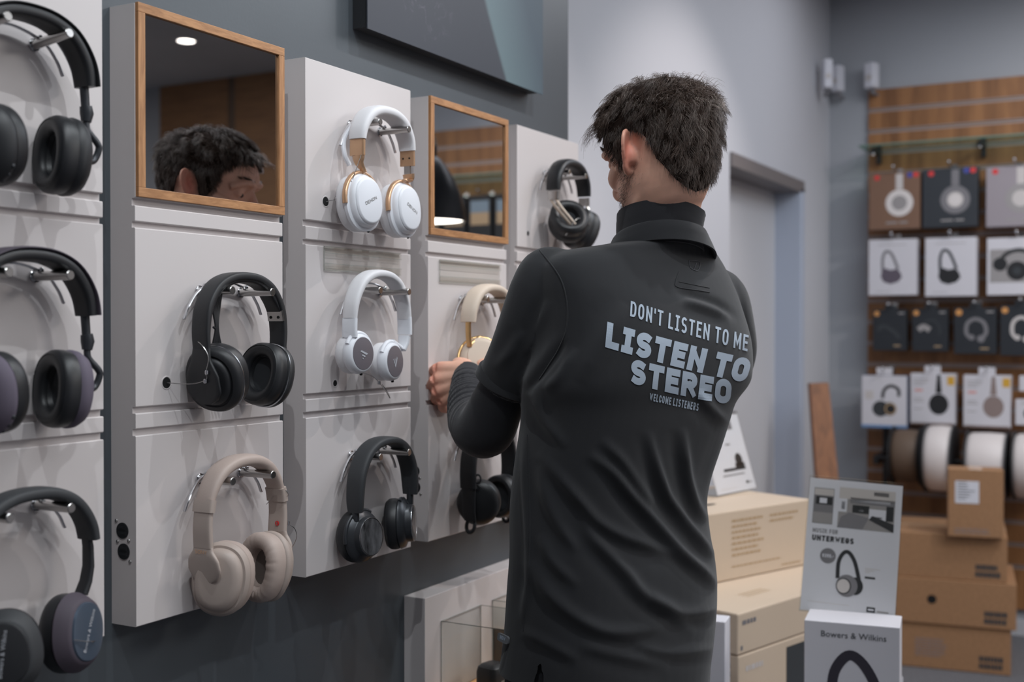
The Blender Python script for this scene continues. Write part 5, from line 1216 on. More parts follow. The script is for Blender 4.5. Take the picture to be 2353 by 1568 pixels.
for o in list(COL.objects):          # parts built in world places keep them
    if o.parent in (polo, und, body) and o.type == 'MESH' and o not in (polo, und, body): pass
# ================================================================ back of the shop
# slat wall of wooden boards with metal grooves
SX0, SX1, SZ1 = -1.207, 2.02, 2.508
root = thing('slat_wall', 'wooden slat wall with thin metal grooves covering the back wall', 'slat wall', (0, YB, 0))
SLOTS = [2.41 - 0.1 * k for k in range(22)]
zs = [0.12] + sorted(SLOTS) + [SZ1]
mb = MB(); lo = 0.12
for z in sorted(SLOTS) + [None]:
    hi = (z - 0.010) if z is not None else SZ1
    if hi > lo: mb.box(SX0, SX1, -0.02, -0.001, lo, hi)
    lo = (z + 0.010) if z is not None else 0
mb.box(SX0, SX1, -0.008, -0.0005, 0.12, SZ1 - .01)
mb.build('wood_boards', SLATWOOD, root, smooth=0)
GROOVEM = mat('groove_metal', (158, 142, 136), 0.4, 0.15)
for z in SLOTS:
    mb = MB(); mb.box(SX0 + .001, SX1 - .001, -0.0195, -0.009, z - 0.010, z - 0.0045); mb.box(SX0 + .001, SX1 - .001, -0.0195, -0.009, z + 0.0045, z + 0.010); mb.box(SX0 + .001, SX1 - .001, -0.013, -0.009, z - 0.0045, z + 0.0045); mb.build('metal_groove', GROOVEM, root, smooth=0)
YS = YB - 0.020
# wooden wall panelling farther right (seen in the large mirror)
root = thing('wood_panelling', 'dark wood panelling with fine level lines, seen in the large mirror', 'wall panelling', (0, YB, 0))
for (a, b) in ((2.10, 2.78), (2.84, 3.43)):
    mb = MB(); z = 0.0
    while z < CEIL - .01: mb.box(a, b, -0.024, -0.002, z + 0.0012, min(z + 0.031, CEIL - .002)); z += 0.032
    mb.box(a, b, -0.014, -0.001, 0, CEIL - .002); mb.build('panel_board', DARKWOOD, root, smooth=0)
mb = MB(); mb.box(2.78, 2.84, -0.02, -0.001, 0, CEIL - .002); mb.build('joint_strip', mat('joint_strip', (96, 78, 66), .6), root, smooth=0)

# glass shelf
zg = 2.213; root = thing('glass_shelf', 'long glass shelf clipped to the top of the wooden slat wall', 'shelf', (SX0, YS - 0.2, zg))
mb = MB(); mb.box(0.0, 3.0, 0, 0.195, 0, 0.008); g = mb.build('shelf_pane', GLASS, root, smooth=0)
mb = MB(); mb.box(0.0, 3.0, -0.0015, 0, 0, 0.008); mb.box(-0.0015, 0, 0, 0.195, 0, 0.008); mb.build('cut_edge', mat('green_glass_edge', (104, 128, 116), .3), g, smooth=0)
for u in (2022, 2262, 2480, 2700):
    x = at(u, 370, y=YS).x - SX0
    mb = MB(); mb.box(x - .009, x + .009, 0.165, 0.199, -0.06, 0.03); mb.box(x - .007, x + .007, 0.03, 0.19, -0.022, -0.003); mb.cyl((x, .05, -.003), (x, .05, -.028), .012, 16); mb.build('shelf_bracket', BLACK, root, bevel=0.002)
    mb = MB(); mb.cyl((x, .05, -.028), (x, .05, -.034), .008, 16); mb.build('bracket_cap', CHROME, root)

# ---- hanging boxes
def hook(x, z, y0, y1, lab):
    root = thing('display_hook', lab, 'hook', (x, YS, z), 0, 'hooks on the slat wall')
    mb = MB(); mb.tube([(0, 0.0, 0), (0, (y1 - YS) * .9, -0.002), (0, y1 - YS, 0.008)], 0.0032, 8); mb.build('hook_arm', CHROME, root)
    mb = MB(); mb.sphere((0, y1 - YS - .002, 0.012), 0.0075, n=8); mb.build('end_knob', CHROME, root)
    mb = MB(); mb.box(-.014, .014, -0.004, 0.0, -.02, .02); mb.build('back_clip', STEEL, root, smooth=0)
def disc(mb, c, r, X, Y, mi=0, n=28, sy=1.0, r0=0.0):
    X = Vector(X); Y = Vector(Y); c = Vector(c)
    if r0:
        a = [c + X * (r * math.cos(t)) + Y * (r * sy * math.sin(t)) for t in [2 * math.pi * k / n for k in range(n)]]; b = [c + X * (r0 * math.cos(t)) + Y * (r0 * sy * math.sin(t)) for t in [2 * math.pi * k / n for k in range(n)]]
        mb.ring_loft([a, b], mi, cap=False)
    else: mb.add([c + X * (r * math.cos(t)) + Y * (r * sy * math.sin(t)) for t in [2 * math.pi * k / n for k in range(n)]], [tuple(range(n))], mi)
def stroke(mb, pts, w, X, Y, O, mi=0, lift=0.0):
    """flat line on a printed face"""
    P = [Vector(p) for p in crom(pts, 5)]; X = Vector(X); Y = Vector(Y); Nn = X.cross(Y); O = Vector(O); L = []
    ww = w if hasattr(w, '__len__') else None
    for i, p in enumerate(P):
        t = (P[min(i + 1, len(P) - 1)] - P[max(i - 1, 0)]).normalized(); n = Vector((-t.y, t.x)); k = (ww[0] + (ww[1] - ww[0]) * i / (len(P) - 1)) / 2 if ww else w / 2
        L.append([O + X * (p + n * k).x + Y * (p + n * k).y + Nn * lift, O + X * (p - n * k).x + Y * (p - n * k).y + Nn * lift])
    for i in range(len(L) - 1): mb.add([L[i][0], L[i + 1][0], L[i + 1][1], L[i][1]], [(0, 1, 2, 3)], mi)
PM = {k: mat('print_' + k, c, .55) for k, c in dict(black=(30, 31, 34), dark=(52, 56, 60), grey=(120, 118, 122), mid=(150, 146, 146), light=(196, 190, 188), silver=(214, 208, 206), mauve=(92, 84, 96), taupe=(138, 122, 118), red=(206, 58, 58), blue=(66, 74, 150), orange=(206, 146, 84), yellow=(206, 160, 56), pink=(214, 150, 146), sky=(110, 146, 190), haze=(122, 138, 150), tan=(176, 150, 118)).items()}
def hp_box(rect, y, lab, group, front, side, art, depth=0.08, name='headphone_box', hang=None, rz=0.0, tab=None):
    """retail box; rect = (left, top, right, bottom) as seen, y = plane of its front"""
    a = at(rect[0], rect[1], y=y); b = at(rect[2], rect[3], y=y); c = at(rect[0], rect[3], y=y)
    W_ = b.x - a.x; H = a.z - (b.z + c.z) / 2
    root = thing(name, lab, 'box', (a.x, y, a.z - H), rz, group)
    mb = MB(); mb.box(0, W_, 0, depth, 0, H); bo = mb.build('carton', [side], root, smooth=0, bevel=0.0015)
    mb = MB(); mb.box(0.0015, W_ - .0015, -0.0008, 0.0, 0.0015, H - .0015); fr_ = mb.build('printed_front', front, root, smooth=0)
    am = MB(); mats_ = []
    def M_(k):
        if k not in mats_: mats_.append(k)
        return mats_.index(k)
    art(am, M_, W_, H, Vector((0, -0.0012, 0)), Vector((1, 0, 0)), Vector((0, 0, 1)))
    if am.f: am.build('cover_art', [PM[k] for k in mats_], fr_, smooth=0)
    if tab:
        tb_ = MB(); tb_.box(W_ / 2 - tab[0] / 2, W_ / 2 + tab[0] / 2, 0.002, 0.004, H, H + tab[1]); t_ = tb_.build('hang_tab', tab[2], root, smooth=0, bevel=0.0008)
        hook(a.x + W_ / 2, a.z + tab[1] * .62, YS, y - .035, hang)
    elif hang: hook(a.x + W_ / 2, a.z + .012, YS, y - .03, hang)
    return root
def P2(O, X, Y, x, y, l=0.0): return O + X * x + Y * y + Vector((0, -l, 0))
def art_disc(kind):
    def f(mb, m, W, H, O, X, Y):
        c = P2(O, X, Y, W * .60, H * .46)
        stroke(mb, [(W * .60, H * .97), (W * .60, H * .7)], W * .14, X, Y, O, m('light' if kind != 'dark' else 'grey'))
        disc(mb, P2(O, X, Y, W * .60, H * .46, .0002), W * .27, X, Y, m('silver' if kind == 'brown' else 'mid' if kind == 'grey' else 'grey'))
        disc(mb, P2(O, X, Y, W * .60, H * .46, .0004), W * .15, X, Y, m('light' if kind != 'brown' else 'mid'))
        if kind == 'dark': disc(mb, P2(O, X, Y, W * .60, H * .46, .0006), W * .11, X, Y, m('silver'))
        q = P2(O, X, Y, W * .16, H * .92); disc(mb, q, W * .055, X, Y, m('red')); disc(mb, P2(O, X, Y, W * .80, H * .94), W * .055, X, Y, m('blue')); disc(mb, P2(O, X, Y, W * .92, H * .94), W * .055, X, Y, m('red'))
        stroke(mb, [(W * .34, H * .115), (W * .56, H * .115)], H * .030, X, Y, O, m('mid')); stroke(mb, [(W * .60, H * .115), (W * .76, H * .115)], H * .030, X, Y, O, m('mid'))
    return f
def art_arch(body, band):
    def f(mb, m, W, H, O, X, Y):
        stroke(mb, [(W * .30, H * .44), (W * .30, H * .66), (W * .36, H * .78), (W * .46, H * .76), (W * .54, H * .64), (W * .62, H * .46)], W * .06, X, Y, O, m(band))
        P = [(.28, .44), (.34, .49), (.46, .45), (.58, .47), (.66, .42), (.70, .32), (.62, .24), (.46, .20), (.32, .24), (.26, .33)]
        mb.add([P2(O, X, Y, W * a, H * b, .0002) for a, b in P], [tuple(range(len(P)))], m(body))
        stroke(mb, [(W * .2, H * .90), (W * .8, H * .90)], H * .008, X, Y, O, m('mid')); stroke(mb, [(W * .15, H * .07), (W * .45, H * .07)], H * .008, X, Y, O, m('mid'))
    return f
def art_lying(mb, m, W, H, O, X, Y):
    mb.add([P2(O, X, Y, W * .05, H * .22), P2(O, X, Y, W * .95, H * .22), P2(O, X, Y, W * .95, H * .80), P2(O, X, Y, W * .05, H * .80)], [(0, 1, 2, 3)], m('mid'))
    stroke(mb, [(W * .18, H * .5), (W * .30, H * .70), (W * .52, H * .78), (W * .75, H * .70), (W * .82, H * .5)], W * .07, X, Y, O, m('black'), .0002)
    for (a, b, r) in ((.22, .54, .12), (.50, .42, .17), (.78, .48, .14)): disc(mb, P2(O, X, Y, W * a, H * b, .0004), W * r, X, Y, m('black'))
    disc(mb, P2(O, X, Y, W * .50, H * .42, .0006), W * .07, X, Y, m('dark'))
def art_small(kind):
    def f(mb, m, W, H, O, X, Y):
        disc(mb, P2(O, X, Y, W * .12, H * .90), W * .08, X, Y, m('orange'))
        stroke(mb, [(W * .76, H * .91), (W * .93, H * .91)], H * .035, X, Y, O, m('mid'))
        if kind == 0: stroke(mb, [(W * .15, H * .50), (W * .3, H * .60), (W * .6, H * .48), (W * .8, H * .30)], W * .12, X, Y, O, m('dark'))
        elif kind == 1: stroke(mb, [(W * .35, H * .70), (W * .6, H * .74), (W * .78, H * .55), (W * .76, H * .38)], W * .05, X, Y, O, m('dark')); stroke(mb, [(W * .18, H * .50), (W * .32, H * .58), (W * .50, H * .50)], W * .16, X, Y, O, m('mid'))
        else:
            stroke(mb, [(W * .42, H * .33), (W * .30, H * .45), (W * .32, H * .66), (W * .50, H * .76), (W * .70, H * .68), (W * .76, H * .48), (W * .66, H * .33)], W * .09, X, Y, O, m('grey' if kind == 2 else 'light')); disc(mb, P2(O, X, Y, W * .64, H * .33, .0002), W * .09, X, Y, m('grey' if kind == 2 else 'light')); disc(mb, P2(O, X, Y, W * .42, H * .36, .0002), W * .07, X, Y, m('grey' if kind == 2 else 'light'))
        stroke(mb, [(W * .62, H * .12), (W * .82, H * .12)], H * .03, X, Y, O, m('tan'))
    return f
def art_round(kind):
    def f(mb, m, W, H, O, X, Y):
        if kind == 'fold':
            mb.add([P2(O, X, Y, 0, 0), P2(O, X, Y, W, 0), P2(O, X, Y, W, H * .05), P2(O, X, Y, 0, H * .05)], [(0, 1, 2, 3)], m('sky'))
            stroke(mb, [(W * .46, H * .56), (W * .50, H * .72), (W * .64, H * .80), (W * .80, H * .74), (W * .82, H * .60)], W * .07, X, Y, O, m('black'))
            disc(mb, P2(O, X, Y, W * .42, H * .36, .0002), W * .18, X, Y, m('dark')); disc(mb, P2(O, X, Y, W * .62, H * .36, .0003), W * .15, X, Y, m('black')); disc(mb, P2(O, X, Y, W * .64, H * .36, .0004), W * .13, X, Y, m('tan'), r0=W * .10)
            stroke(mb, [(W * .08, H * .62), (W * .26, H * .62)], H * .16, X, Y, O, m('light'))
        else:
            c = 'black' if kind == 'black' else 'taupe'
            disc(mb, P2(O, X, Y, W * .64, H * .40, .0002), W * .22, X, Y, m(c), sy=1.12); stroke(mb, [(W * .64, H * .62), (W * .64, H * .98)], (W * .14, W * .07), X, Y, O, m(c))
            mb.add([P2(O, X, Y, W * .83, H * .78), P2(O, X, Y, W * .99, H * .78), P2(O, X, Y, W * .99, H * .95), P2(O, X, Y, W * .83, H * .95)], [(0, 1, 2, 3)], m('yellow'))
            for k, (b, w2) in enumerate(((.88, .34), (.83, .30), (.78, .22), (.50, .2), (.45, .24), (.30, .2))): stroke(mb, [(W * .08, H * b), (W * (.08 + w2), H * b)], H * .014, X, Y, O, m('mid'))
            stroke(mb, [(W * .1, H * .67), (W * .28, H * .67)], H * .045, X, Y, O, m('pink')); stroke(mb, [(W * .02, H * .02), (W * .98, H * .02)], H * .03, X, Y, O, m('taupe'))
    return f
BOXBROWN = mat('brown_box_print', (122, 92, 74), .6); BOXDARK = mat('dark_box_print', (48, 52, 58), .5); BOXGREY = mat('grey_pink_box_print', (150, 142, 148), .55); BOXWHITE = mat('white_box_print', (206, 204, 210), .5); BOXNAVY = mat('dark_navy_box_print', (36, 40, 46), .5); BOXBLUE = mat('blue_box_side', (58, 78, 108), .5)
Yf = YS - 0.14
G1, G2, G3, G4 = 'headphone boxes in the top row', 'white headphone boxes in the second row', 'dark small boxes in the third row', 'white headphone boxes in the fourth row'
hp_box((1997, 400, 2114, 527), Yf, 'brown headphone box with a round silver cup, first in the top row', G1, BOXBROWN, BOXBROWN, art_disc('brown'), hang='hook above the brown box in the top row')
hp_box((2120, 390, 2246, 522), Yf, 'dark headphone box with a round silver cup, second in the top row', G1, BOXDARK, BOXDARK, art_disc('dark'), hang='hook above the dark box in the top row')
hp_box((2266, 385, 2400, 520), Yf, 'grey pink headphone box cut by the right edge, top row', G1, BOXGREY, BOXGREY, art_disc('grey'), hang='hook above the grey pink box in the top row')
hp_box((1996, 552, 2106, 679), Yf, 'white box with mauve headphones on it, second row', G2, BOXWHITE, BOXWHITE, art_arch('mauve', 'grey'), hang='hook above the white box with mauve headphones')
hp_box((2126, 548, 2243, 681), Yf, 'white box with black headphones on it, second row', G2, BOXWHITE, BOXWHITE, art_arch('black', 'dark'), hang='hook above the white box with black headphones')
hp_box((2268, 548, 2408, 678), Yf, 'white box with lying headphones on it, right edge of second row', G2, BOXWHITE, BOXWHITE, art_lying, hang='hook above the white box at the right edge')
for k, (r_, l_) in enumerate((((2006, 712, 2083, 806), 'first dark small box from the left in the third row'), ((2096, 710, 2178, 808), 'second dark small box in the third row'), ((2192, 708, 2290, 814), 'dark small box with a grey ring, third row'), ((2298, 702, 2394, 818), 'dark small box with a pale ring at the right edge'))):
    hp_box(r_, Yf + .02, l_, G3, BOXNAVY, BOXNAVY, art_small(k), depth=.06, hang='hook holding the ' + l_, tab=(.05, .02, BOXNAVY))
hp_box((1980, 862, 2084, 983), Yf - .03, 'white box with a blue lower edge and folded headphones, fourth row', G4, BOXWHITE, BOXBLUE, art_round('fold'), depth=.07, hang='hook holding the white box with the blue lower edge', tab=(.07, .035, BOXWHITE), rz=R_(2))
hp_box((2092, 858, 2194, 976), Yf, 'white box with black round headphones and a yellow corner', G4, BOXWHITE, BOXWHITE, art_round('black'), depth=.07, hang='hook holding the white box with black round headphones', tab=(.07, .035, BOXWHITE))
hp_box((2214, 862, 2322, 983), Yf, 'white box with taupe round headphones and a yellow corner', G4, BOXWHITE, BOXWHITE, art_round('taupe'), depth=.07, hang='hook holding the white box with taupe round headphones', tab=(.07, .035, BOXWHITE))
def art_plain(mb, m, W, H, O, X, Y): disc(mb, P2(O, X, Y, W * .5, H * .45), W * .22, X, Y, m('dark')); stroke(mb, [(W * .2, H * .85), (W * .7, H * .85)], H * .03, X, Y, O, m('mid'))
hp_box((2342, 864, 2400, 900), Yf, 'small white box above another one at the right edge', G4, BOXWHITE, BOXWHITE, art_plain, depth=.05)
hp_box((2333, 918, 2402, 978), Yf - .01, 'small white box below another one at the right edge', G4, BOXWHITE, BOXWHITE, art_plain, depth=.05)
# boxes seen only in the small mirror
def art_view(mb, m, W, H, O, X, Y):
    mb.add([P2(O, X, Y, W * .1, H * .35), P2(O, X, Y, W * .9, H * .35), P2(O, X, Y, W * .9, H * .88), P2(O, X, Y, W * .1, H * .88)], [(0, 1, 2, 3)], m('tan')); mb.add([P2(O, X, Y, W * .1, H * .62, .0002), P2(O, X, Y, W * .9, H * .62, .0002), P2(O, X, Y, W * .9, H * .88, .0002), P2(O, X, Y, W * .1, H * .88, .0002)], [(0, 1, 2, 3)], m('haze'))
for k, x in enumerate((.50, .665, .83, .995, 1.16, 1.325, 1.49)):
    r_ = thing('headphone_box', 'black box with a landscape picture, seen in the small mirror', 'box', (x, Yf, 1.86), 0, 'picture boxes seen in the small mirror')
    mb = MB(); mb.box(0, .145, 0, .08, 0, .25); mb.build('carton', PM['black'], r_, smooth=0, bevel=.001)
    am = MB(); ml = []
    def M2(k_):
        if k_ not in ml: ml.append(k_)
        return ml.index(k_)
    art_view(am, M2, .145, .25, Vector((0, -.0008, 0)), Vector((1, 0, 0)), Vector((0, 0, 1))); am.build('cover_art', [PM[q] for q in ml], r_, smooth=0)
    hook(x + .072, 2.125, YS, Yf - .02, 'hook above a black picture box seen in the small mirror')

# ---- cable reels on a rack
REELW = mat('white_cable', (216, 208, 206), .45, bump=(90, .5, .002)); REELB = mat('brown_cable', (96, 78, 64), .6, bump=(90, .5, .002))
def reel(u0, u1, vc, R, m, lab, y=YS - .26, fl=1.06, flange=BLACK):
    a = at(u0, vc, y=y); b = at(u1, vc, y=y); c = (a + b) / 2; W_ = (b.x - a.x)
    root = thing('cable_reel', lab, 'cable reel', (c.x, y + .05, c.z), 0, 'cable reels on the rack')
    mb = MB(); mb.tube([(-W_ / 2, 0, 0), (-W_ / 2 + .004, 0, 0), (-W_ / 2 + .02, 0, 0), (0, 0, 0), (W_ / 2 - .02, 0, 0), (W_ / 2 - .004, 0, 0), (W_ / 2, 0, 0)], [R * .9, R * .94, R * .985, R, R * .985, R * .94, R * .9], 48, up=(0, 0, 1)); mb.build('wound_cable', m, root, smooth=60)
    for s in (-1, 1):
        mb = MB(); mb.cyl((s * W_ / 2, 0, 0), (s * (W_ / 2 + .006), 0, 0), R * fl, 40, bev=.001); mb.build('flange', flange, root)
    return c
reel(2050, 2112, 1050, .118, REELB, 'dark reel wound with brown cable, first on the rack', fl=1.12)
reel(2126, 2188, 1056, .146, REELW, 'big reel wound with white cable beside the brown one', fl=1.05)
reel(2222, 2312, 1070, .138, REELW, 'reel wound with white cable behind the small carton')
reel(2330, 2420, 1075, .140, REELW, 'reel wound with white cable at the right edge')
root = thing('reel_rack', 'black rack carrying the cable reels', 'rack', (0, YS, 0))
zc = at(2100, 1056, y=YS - .21).z; x0 = at(2015, 1050, y=YS - .2).x
mb = MB(); mb.tube([(x0, -.21, zc), (x0 + 1.3, -.21, zc)], .010, 12); mb.build('axle', BLACK, root)
for x in (x0, x0 + 1.3):
    mb = MB(); mb.box(x - .012, x + .012, -.23, -.002, zc - .03, zc + .01); mb.box(x - .012, x + .012, -.012, -.001, zc - .22, zc + .2); mb.build('rack_arm', BLACK, root, bevel=.002)

# ---- generic placed carton: corner = front left top corner, ang = direction of the front edge
def carton(name, lab, cat, group, corner, ang, W_, D_, H, m, tape=None, extra=None, bevel=.003, zbase=None):
    root = thing(name, lab, cat, (corner.x, corner.y, corner.z - H), ang, group)
    mb = MB(); mb.box(0, W_, 0, D_, 0, H); b = mb.build('box_body', m, root, smooth=0, bevel=bevel)
    if tape:
        mb = MB(); mb.box(-.0004 if tape == 'x' else W_ / 2 - .025, W_ + .0004 if tape == 'x' else W_ / 2 + .025, D_ / 2 - .025 if tape == 'x' else -.0004, D_ / 2 + .025 if tape == 'x' else D_ + .0004, H - .0005, H + .0006); mb.build('tape', mat('packing_tape', (196, 160, 128), .25), b, smooth=0)
        mb = MB(); mb.box(0.002, W_ - .002, D_ / 2 - .0006, D_ / 2 + .0006, H, H + .0007) if tape == 'x' else mb.box(W_ / 2 - .0006, W_ / 2 + .0006, .002, D_ - .002, H, H + .0007); mb.build('flap_joint', GREYINK, b, smooth=0)
    if extra: extra(b, W_, D_, H)
    return root
XF, ZF = Vector((1, 0, 0)), Vector((0, 0, 1))
def lines(b, m, x, z, w_, n, dz, th=.004, jit=.25, name='printed_text'):
    mb = MB(); rr = random.Random(int(x * 999) + n)
    for k in range(n):
        q = x; end = x + w_ * (1 - jit * rr.random())
        while q < end:
            l_ = rr.uniform(.006, .02); mb.add([(q, -.0006, z - k * dz), (min(q + l_, end), -.0006, z - k * dz), (min(q + l_, end), -.0006, z - k * dz + th), (q, -.0006, z - k * dz + th)], [(0, 1, 2, 3)]); q += l_ + .003
    return mb.build(name, m, b, smooth=0)
# brown carton pile in front of the slat wall
A = at(2068, 1222, d=4.80); B = at(2315, 1255, d=4.655); ang = math.atan2(B.y - A.y, B.x - A.x); Wc = math.hypot(B.x - A.x, B.y - A.y)
dirx = Vector((math.cos(ang), math.sin(ang), 0)); left = .24      # hidden part behind the sign
ztop = A.z; Hc = [ztop / 3 - .0012] * 3; offs = [0, .035, .015]
def ex_logo(k):
    def f(b, W_, D_, H):
        mb = MB(); rr = random.Random(5 + k)
        for r_ in range(2):
            x = W_ - .118
            while x < W_ - .036:                      # two rows of blurred block letters, unreadable in the photo
                w1 = rr.uniform(.008, .014); mb.add([(x, -.0006, .018 + r_ * .029), (x + w1, -.0006, .018 + r_ * .029), (x + w1, -.0006, .040 + r_ * .029), (x, -.0006, .040 + r_ * .029)], [(0, 1, 2, 3)]); x += w1 + .003
        mb.build('printed_logo', PM['dark'], b, smooth=0)
        if k == 2: lines(b, PM['taupe'], W_ - .36, .115, .13, 7, .011, .006)
        if k == 1: 
            m2 = MB(); disc(m2, (.33, -.0008, H * .55), .018, XF, ZF); m2.build('hand_hole', VOID, b, smooth=0)  # flat disc on the carton, hole shade given as dark colour
    return f
names = ['uppermost brown carton of the pile in front of the reels', 'second brown carton from the top, pushed a little to the right', 'lowest brown carton of the pile, with a printed text block']
z = ztop
for k in range(3):
    cnr = A - dirx * left + dirx * offs[k] + Vector((0, -.01 * (k % 2), 0)); cnr.z = z
    carton('cardboard_box', names[k], 'box', 'brown cartons in a pile', cnr, ang, Wc + left, .42, Hc[k], CARD, 'x' if k == 0 else None, ex_logo(k)); z -= Hc[k] + .001
# small carton on top
q = at(2178, 1232, z=ztop + .001); q2 = at(2300, 1240, z=ztop + .001); Ws = (at(2296, 1236, d=(q - CAM).dot(_F)) - q).length
hs = (1232 - 1078) * ((q - CAM).dot(_F)) / FPX
def ex_small(b, W_, D_, H):
    mb = MB(); mb.box(W_ * .13, W_ * .56, -.0008, 0, H * .50, H * .83); l_ = mb.build('shipping_label', PAPER, b, smooth=0)
    mb = MB(); rr = random.Random(4)
    for k in range(7):
        zz = H * (.80 - .04 * k); mb.add([(W_ * .17, -.0012, zz), (W_ * (.30 + .22 * rr.random()), -.0012, zz), (W_ * (.30 + .22 * rr.random()), -.0012, zz + .003), (W_ * .17, -.0012, zz + .003)], [(0, 1, 2, 3)])
    mb.build('label_print', PM['dark'], l_, smooth=0); lines(b, PM['taupe'], W_ * .12, H * .1, W_ * .75, 2, .012, .006)
carton('cardboard_box', 'small brown carton with a white shipping label, standing on the pile', 'box', 'brown cartons in a pile', Vector((q.x, q.y, q.z + hs)), ang + R_(2), Ws, Ws * .62, hs, CARD, 'y', ex_small, bevel=.002)

# wooden board leaning in the corner
a, b, c, d_ = at(1862, 882, d=5.0), at(1904, 880, d=5.0), at(1880, 1130, d=4.9), at(1930, 1130, d=4.9)
root = thing('wooden_board', 'narrow brown wooden board leaning in the corner behind the sign', 'board', (c.x, c.y, 0))
dn = (c - a); k = (c.z - 0.02) / (a.z - c.z); c2 = c + dn * k; d2 = d_ + (d_ - b) * k; o = Vector((c.x, c.y, 0)); th = Vector((-.02, .03, 0))
mb = MB(); V8 = [a, b, d2, c2]; mb.add([p - o for p in V8] + [p + th - o for p in V8], [(0, 1, 2, 3), (7, 6, 5, 4), (0, 4, 5, 1), (1, 5, 6, 2), (2, 6, 7, 3), (3, 7, 4, 0)]); mb.build('board_body', wood('reddish_board', (112, 70, 42), (150, 98, 62), (8, 8, .5), .5, 5), root, smooth=0)

# small white wall units near the corner
for (u0, v0, u1, v1, lab, pl) in ((1888, 138, 1912, 205, 'small white wall speaker high in the corner, nearer one', 'x'), (1914, 152, 1940, 212, 'small white wall speaker high in the corner, beside its twin', 'y'), (1990, 146, 2020, 204, 'small white wall speaker above the edge of the slat wall', 'y')):
    if pl == 'x': p = at((u0 + u1) / 2, v1, x=LX + .05)
    else: p = at((u0 + u1) / 2, v1, y=YB - .06)
    s_ = (p - CAM).dot(_F) / FPX; w_, h_ = (u1 - u0) * s_ * .85, (v1 - v0) * s_
    root = thing('wall_speaker', lab, 'speaker', p, R_(-20) if pl == 'y' else R_(25), 'small white wall speakers')
    mb = MB(); mb.box(-w_ / 2, w_ / 2, -.035, .02, 0, h_); mb.build('speaker_case', PAPER, root, smooth=0, bevel=.008)
    mb = MB(); mb.tube([(0, .0, -.002), (0, .0, -.022), (0, .045, -.022)], .007, 10); mb.sphere((0, 0, -.012), .013, n=8); mb.build('bracket', PM['grey'], root)
    mb = MB(); disc(mb, (0, -.0356, h_ * .4), w_ * .32, XF, ZF); mb.build('speaker_grille', PM['light'], root, smooth=0)

# ================================================================ middle ground right of the man
# beige cartons
dA = 2.62; K1 = at(1695, 1412, d=dA); ang2 = math.atan2(math.cos(R_(16)), math.sin(R_(16)))       # front edge runs away from the camera
fx = Vector((math.cos(ang2), math.sin(ang2), 0)); bx = Vector((-math.sin(ang2), math.cos(ang2), 0))
def beige(lab, corner, W_, D_, H, extra=None):
    return carton('beige_box', lab, 'box', 'beige boxes stacked behind the man', corner, ang2, W_, D_, H, BEIGE, None, extra, bevel=.004)
def ex_b2(b, W_, D_, H):
    lines(b, PM['grey'], .018, H - .028, .055, 1, .01, .010, jit=0, name='printed_logo')
    mb = MB(); mb.add([(.012, -.0006, .010), (.020, -.0006, .010), (.020, -.0006, .020), (.012, -.0006, .020)], [(0, 1, 2, 3)]); mb.add([(-.0006, .02, .014), (-.0006, .035, .014), (-.0006, .035, .022), (-.0006, .02, .022)], [(0, 1, 2, 3)]); mb.build('printed_symbol', PM['grey'], b, smooth=0)
    mb = MB()
    for k in range(3): mb.add([(.16, .08 + k * .012, H + .0005), (.16 + .10, .08 + k * .012, H + .0005), (.26, .084 + k * .012, H + .0005), (.16, .084 + k * .012, H + .0005)], [(0, 1, 2, 3)])
    mb.build('top_print', PM['tan'], b, smooth=0)
def ex_b3(b, W_, D_, H):
    mb = MB(); mb.add([(.20, -.0006, H - .16), (.62, -.0006, H - .16), (.62, -.0006, H - .018), (.20, -.0006, H - .018)], [(0, 1, 2, 3)]); disc(mb, (.33, -.0010, H - .135), .055, XF, ZF, 1); mb.build('printed_picture', [PM['dark'], PM['light']], b, smooth=0)
    lines(b, PM['light'], .03, H - .040, .07, 1, .01, .012, jit=0, name='printed_logo')
    mb = MB()
    for k in range(2): mb.add([(-.0006, .02, H - .03 - k * .02), (-.0006, .032, H - .03 - k * .02), (-.0006, .032, H - .018 - k * .02), (-.0006, .02, H - .018 - k * .02)], [(0, 1, 2, 3)])
    mb.build('printed_symbol', PM['grey'], b, smooth=0)
H2 = .094
beige('flat beige box with a small grey logo, under the long beige box', K1, .72, .36, H2, ex_b2)
beige('beige box with a dark picture, lowest of the beige stack', K1 - Vector((0, 0, H2 + .001)) + fx * .002, .72, .36, .19, ex_b3)
ZB3 = K1.z - H2 - .19 - .002
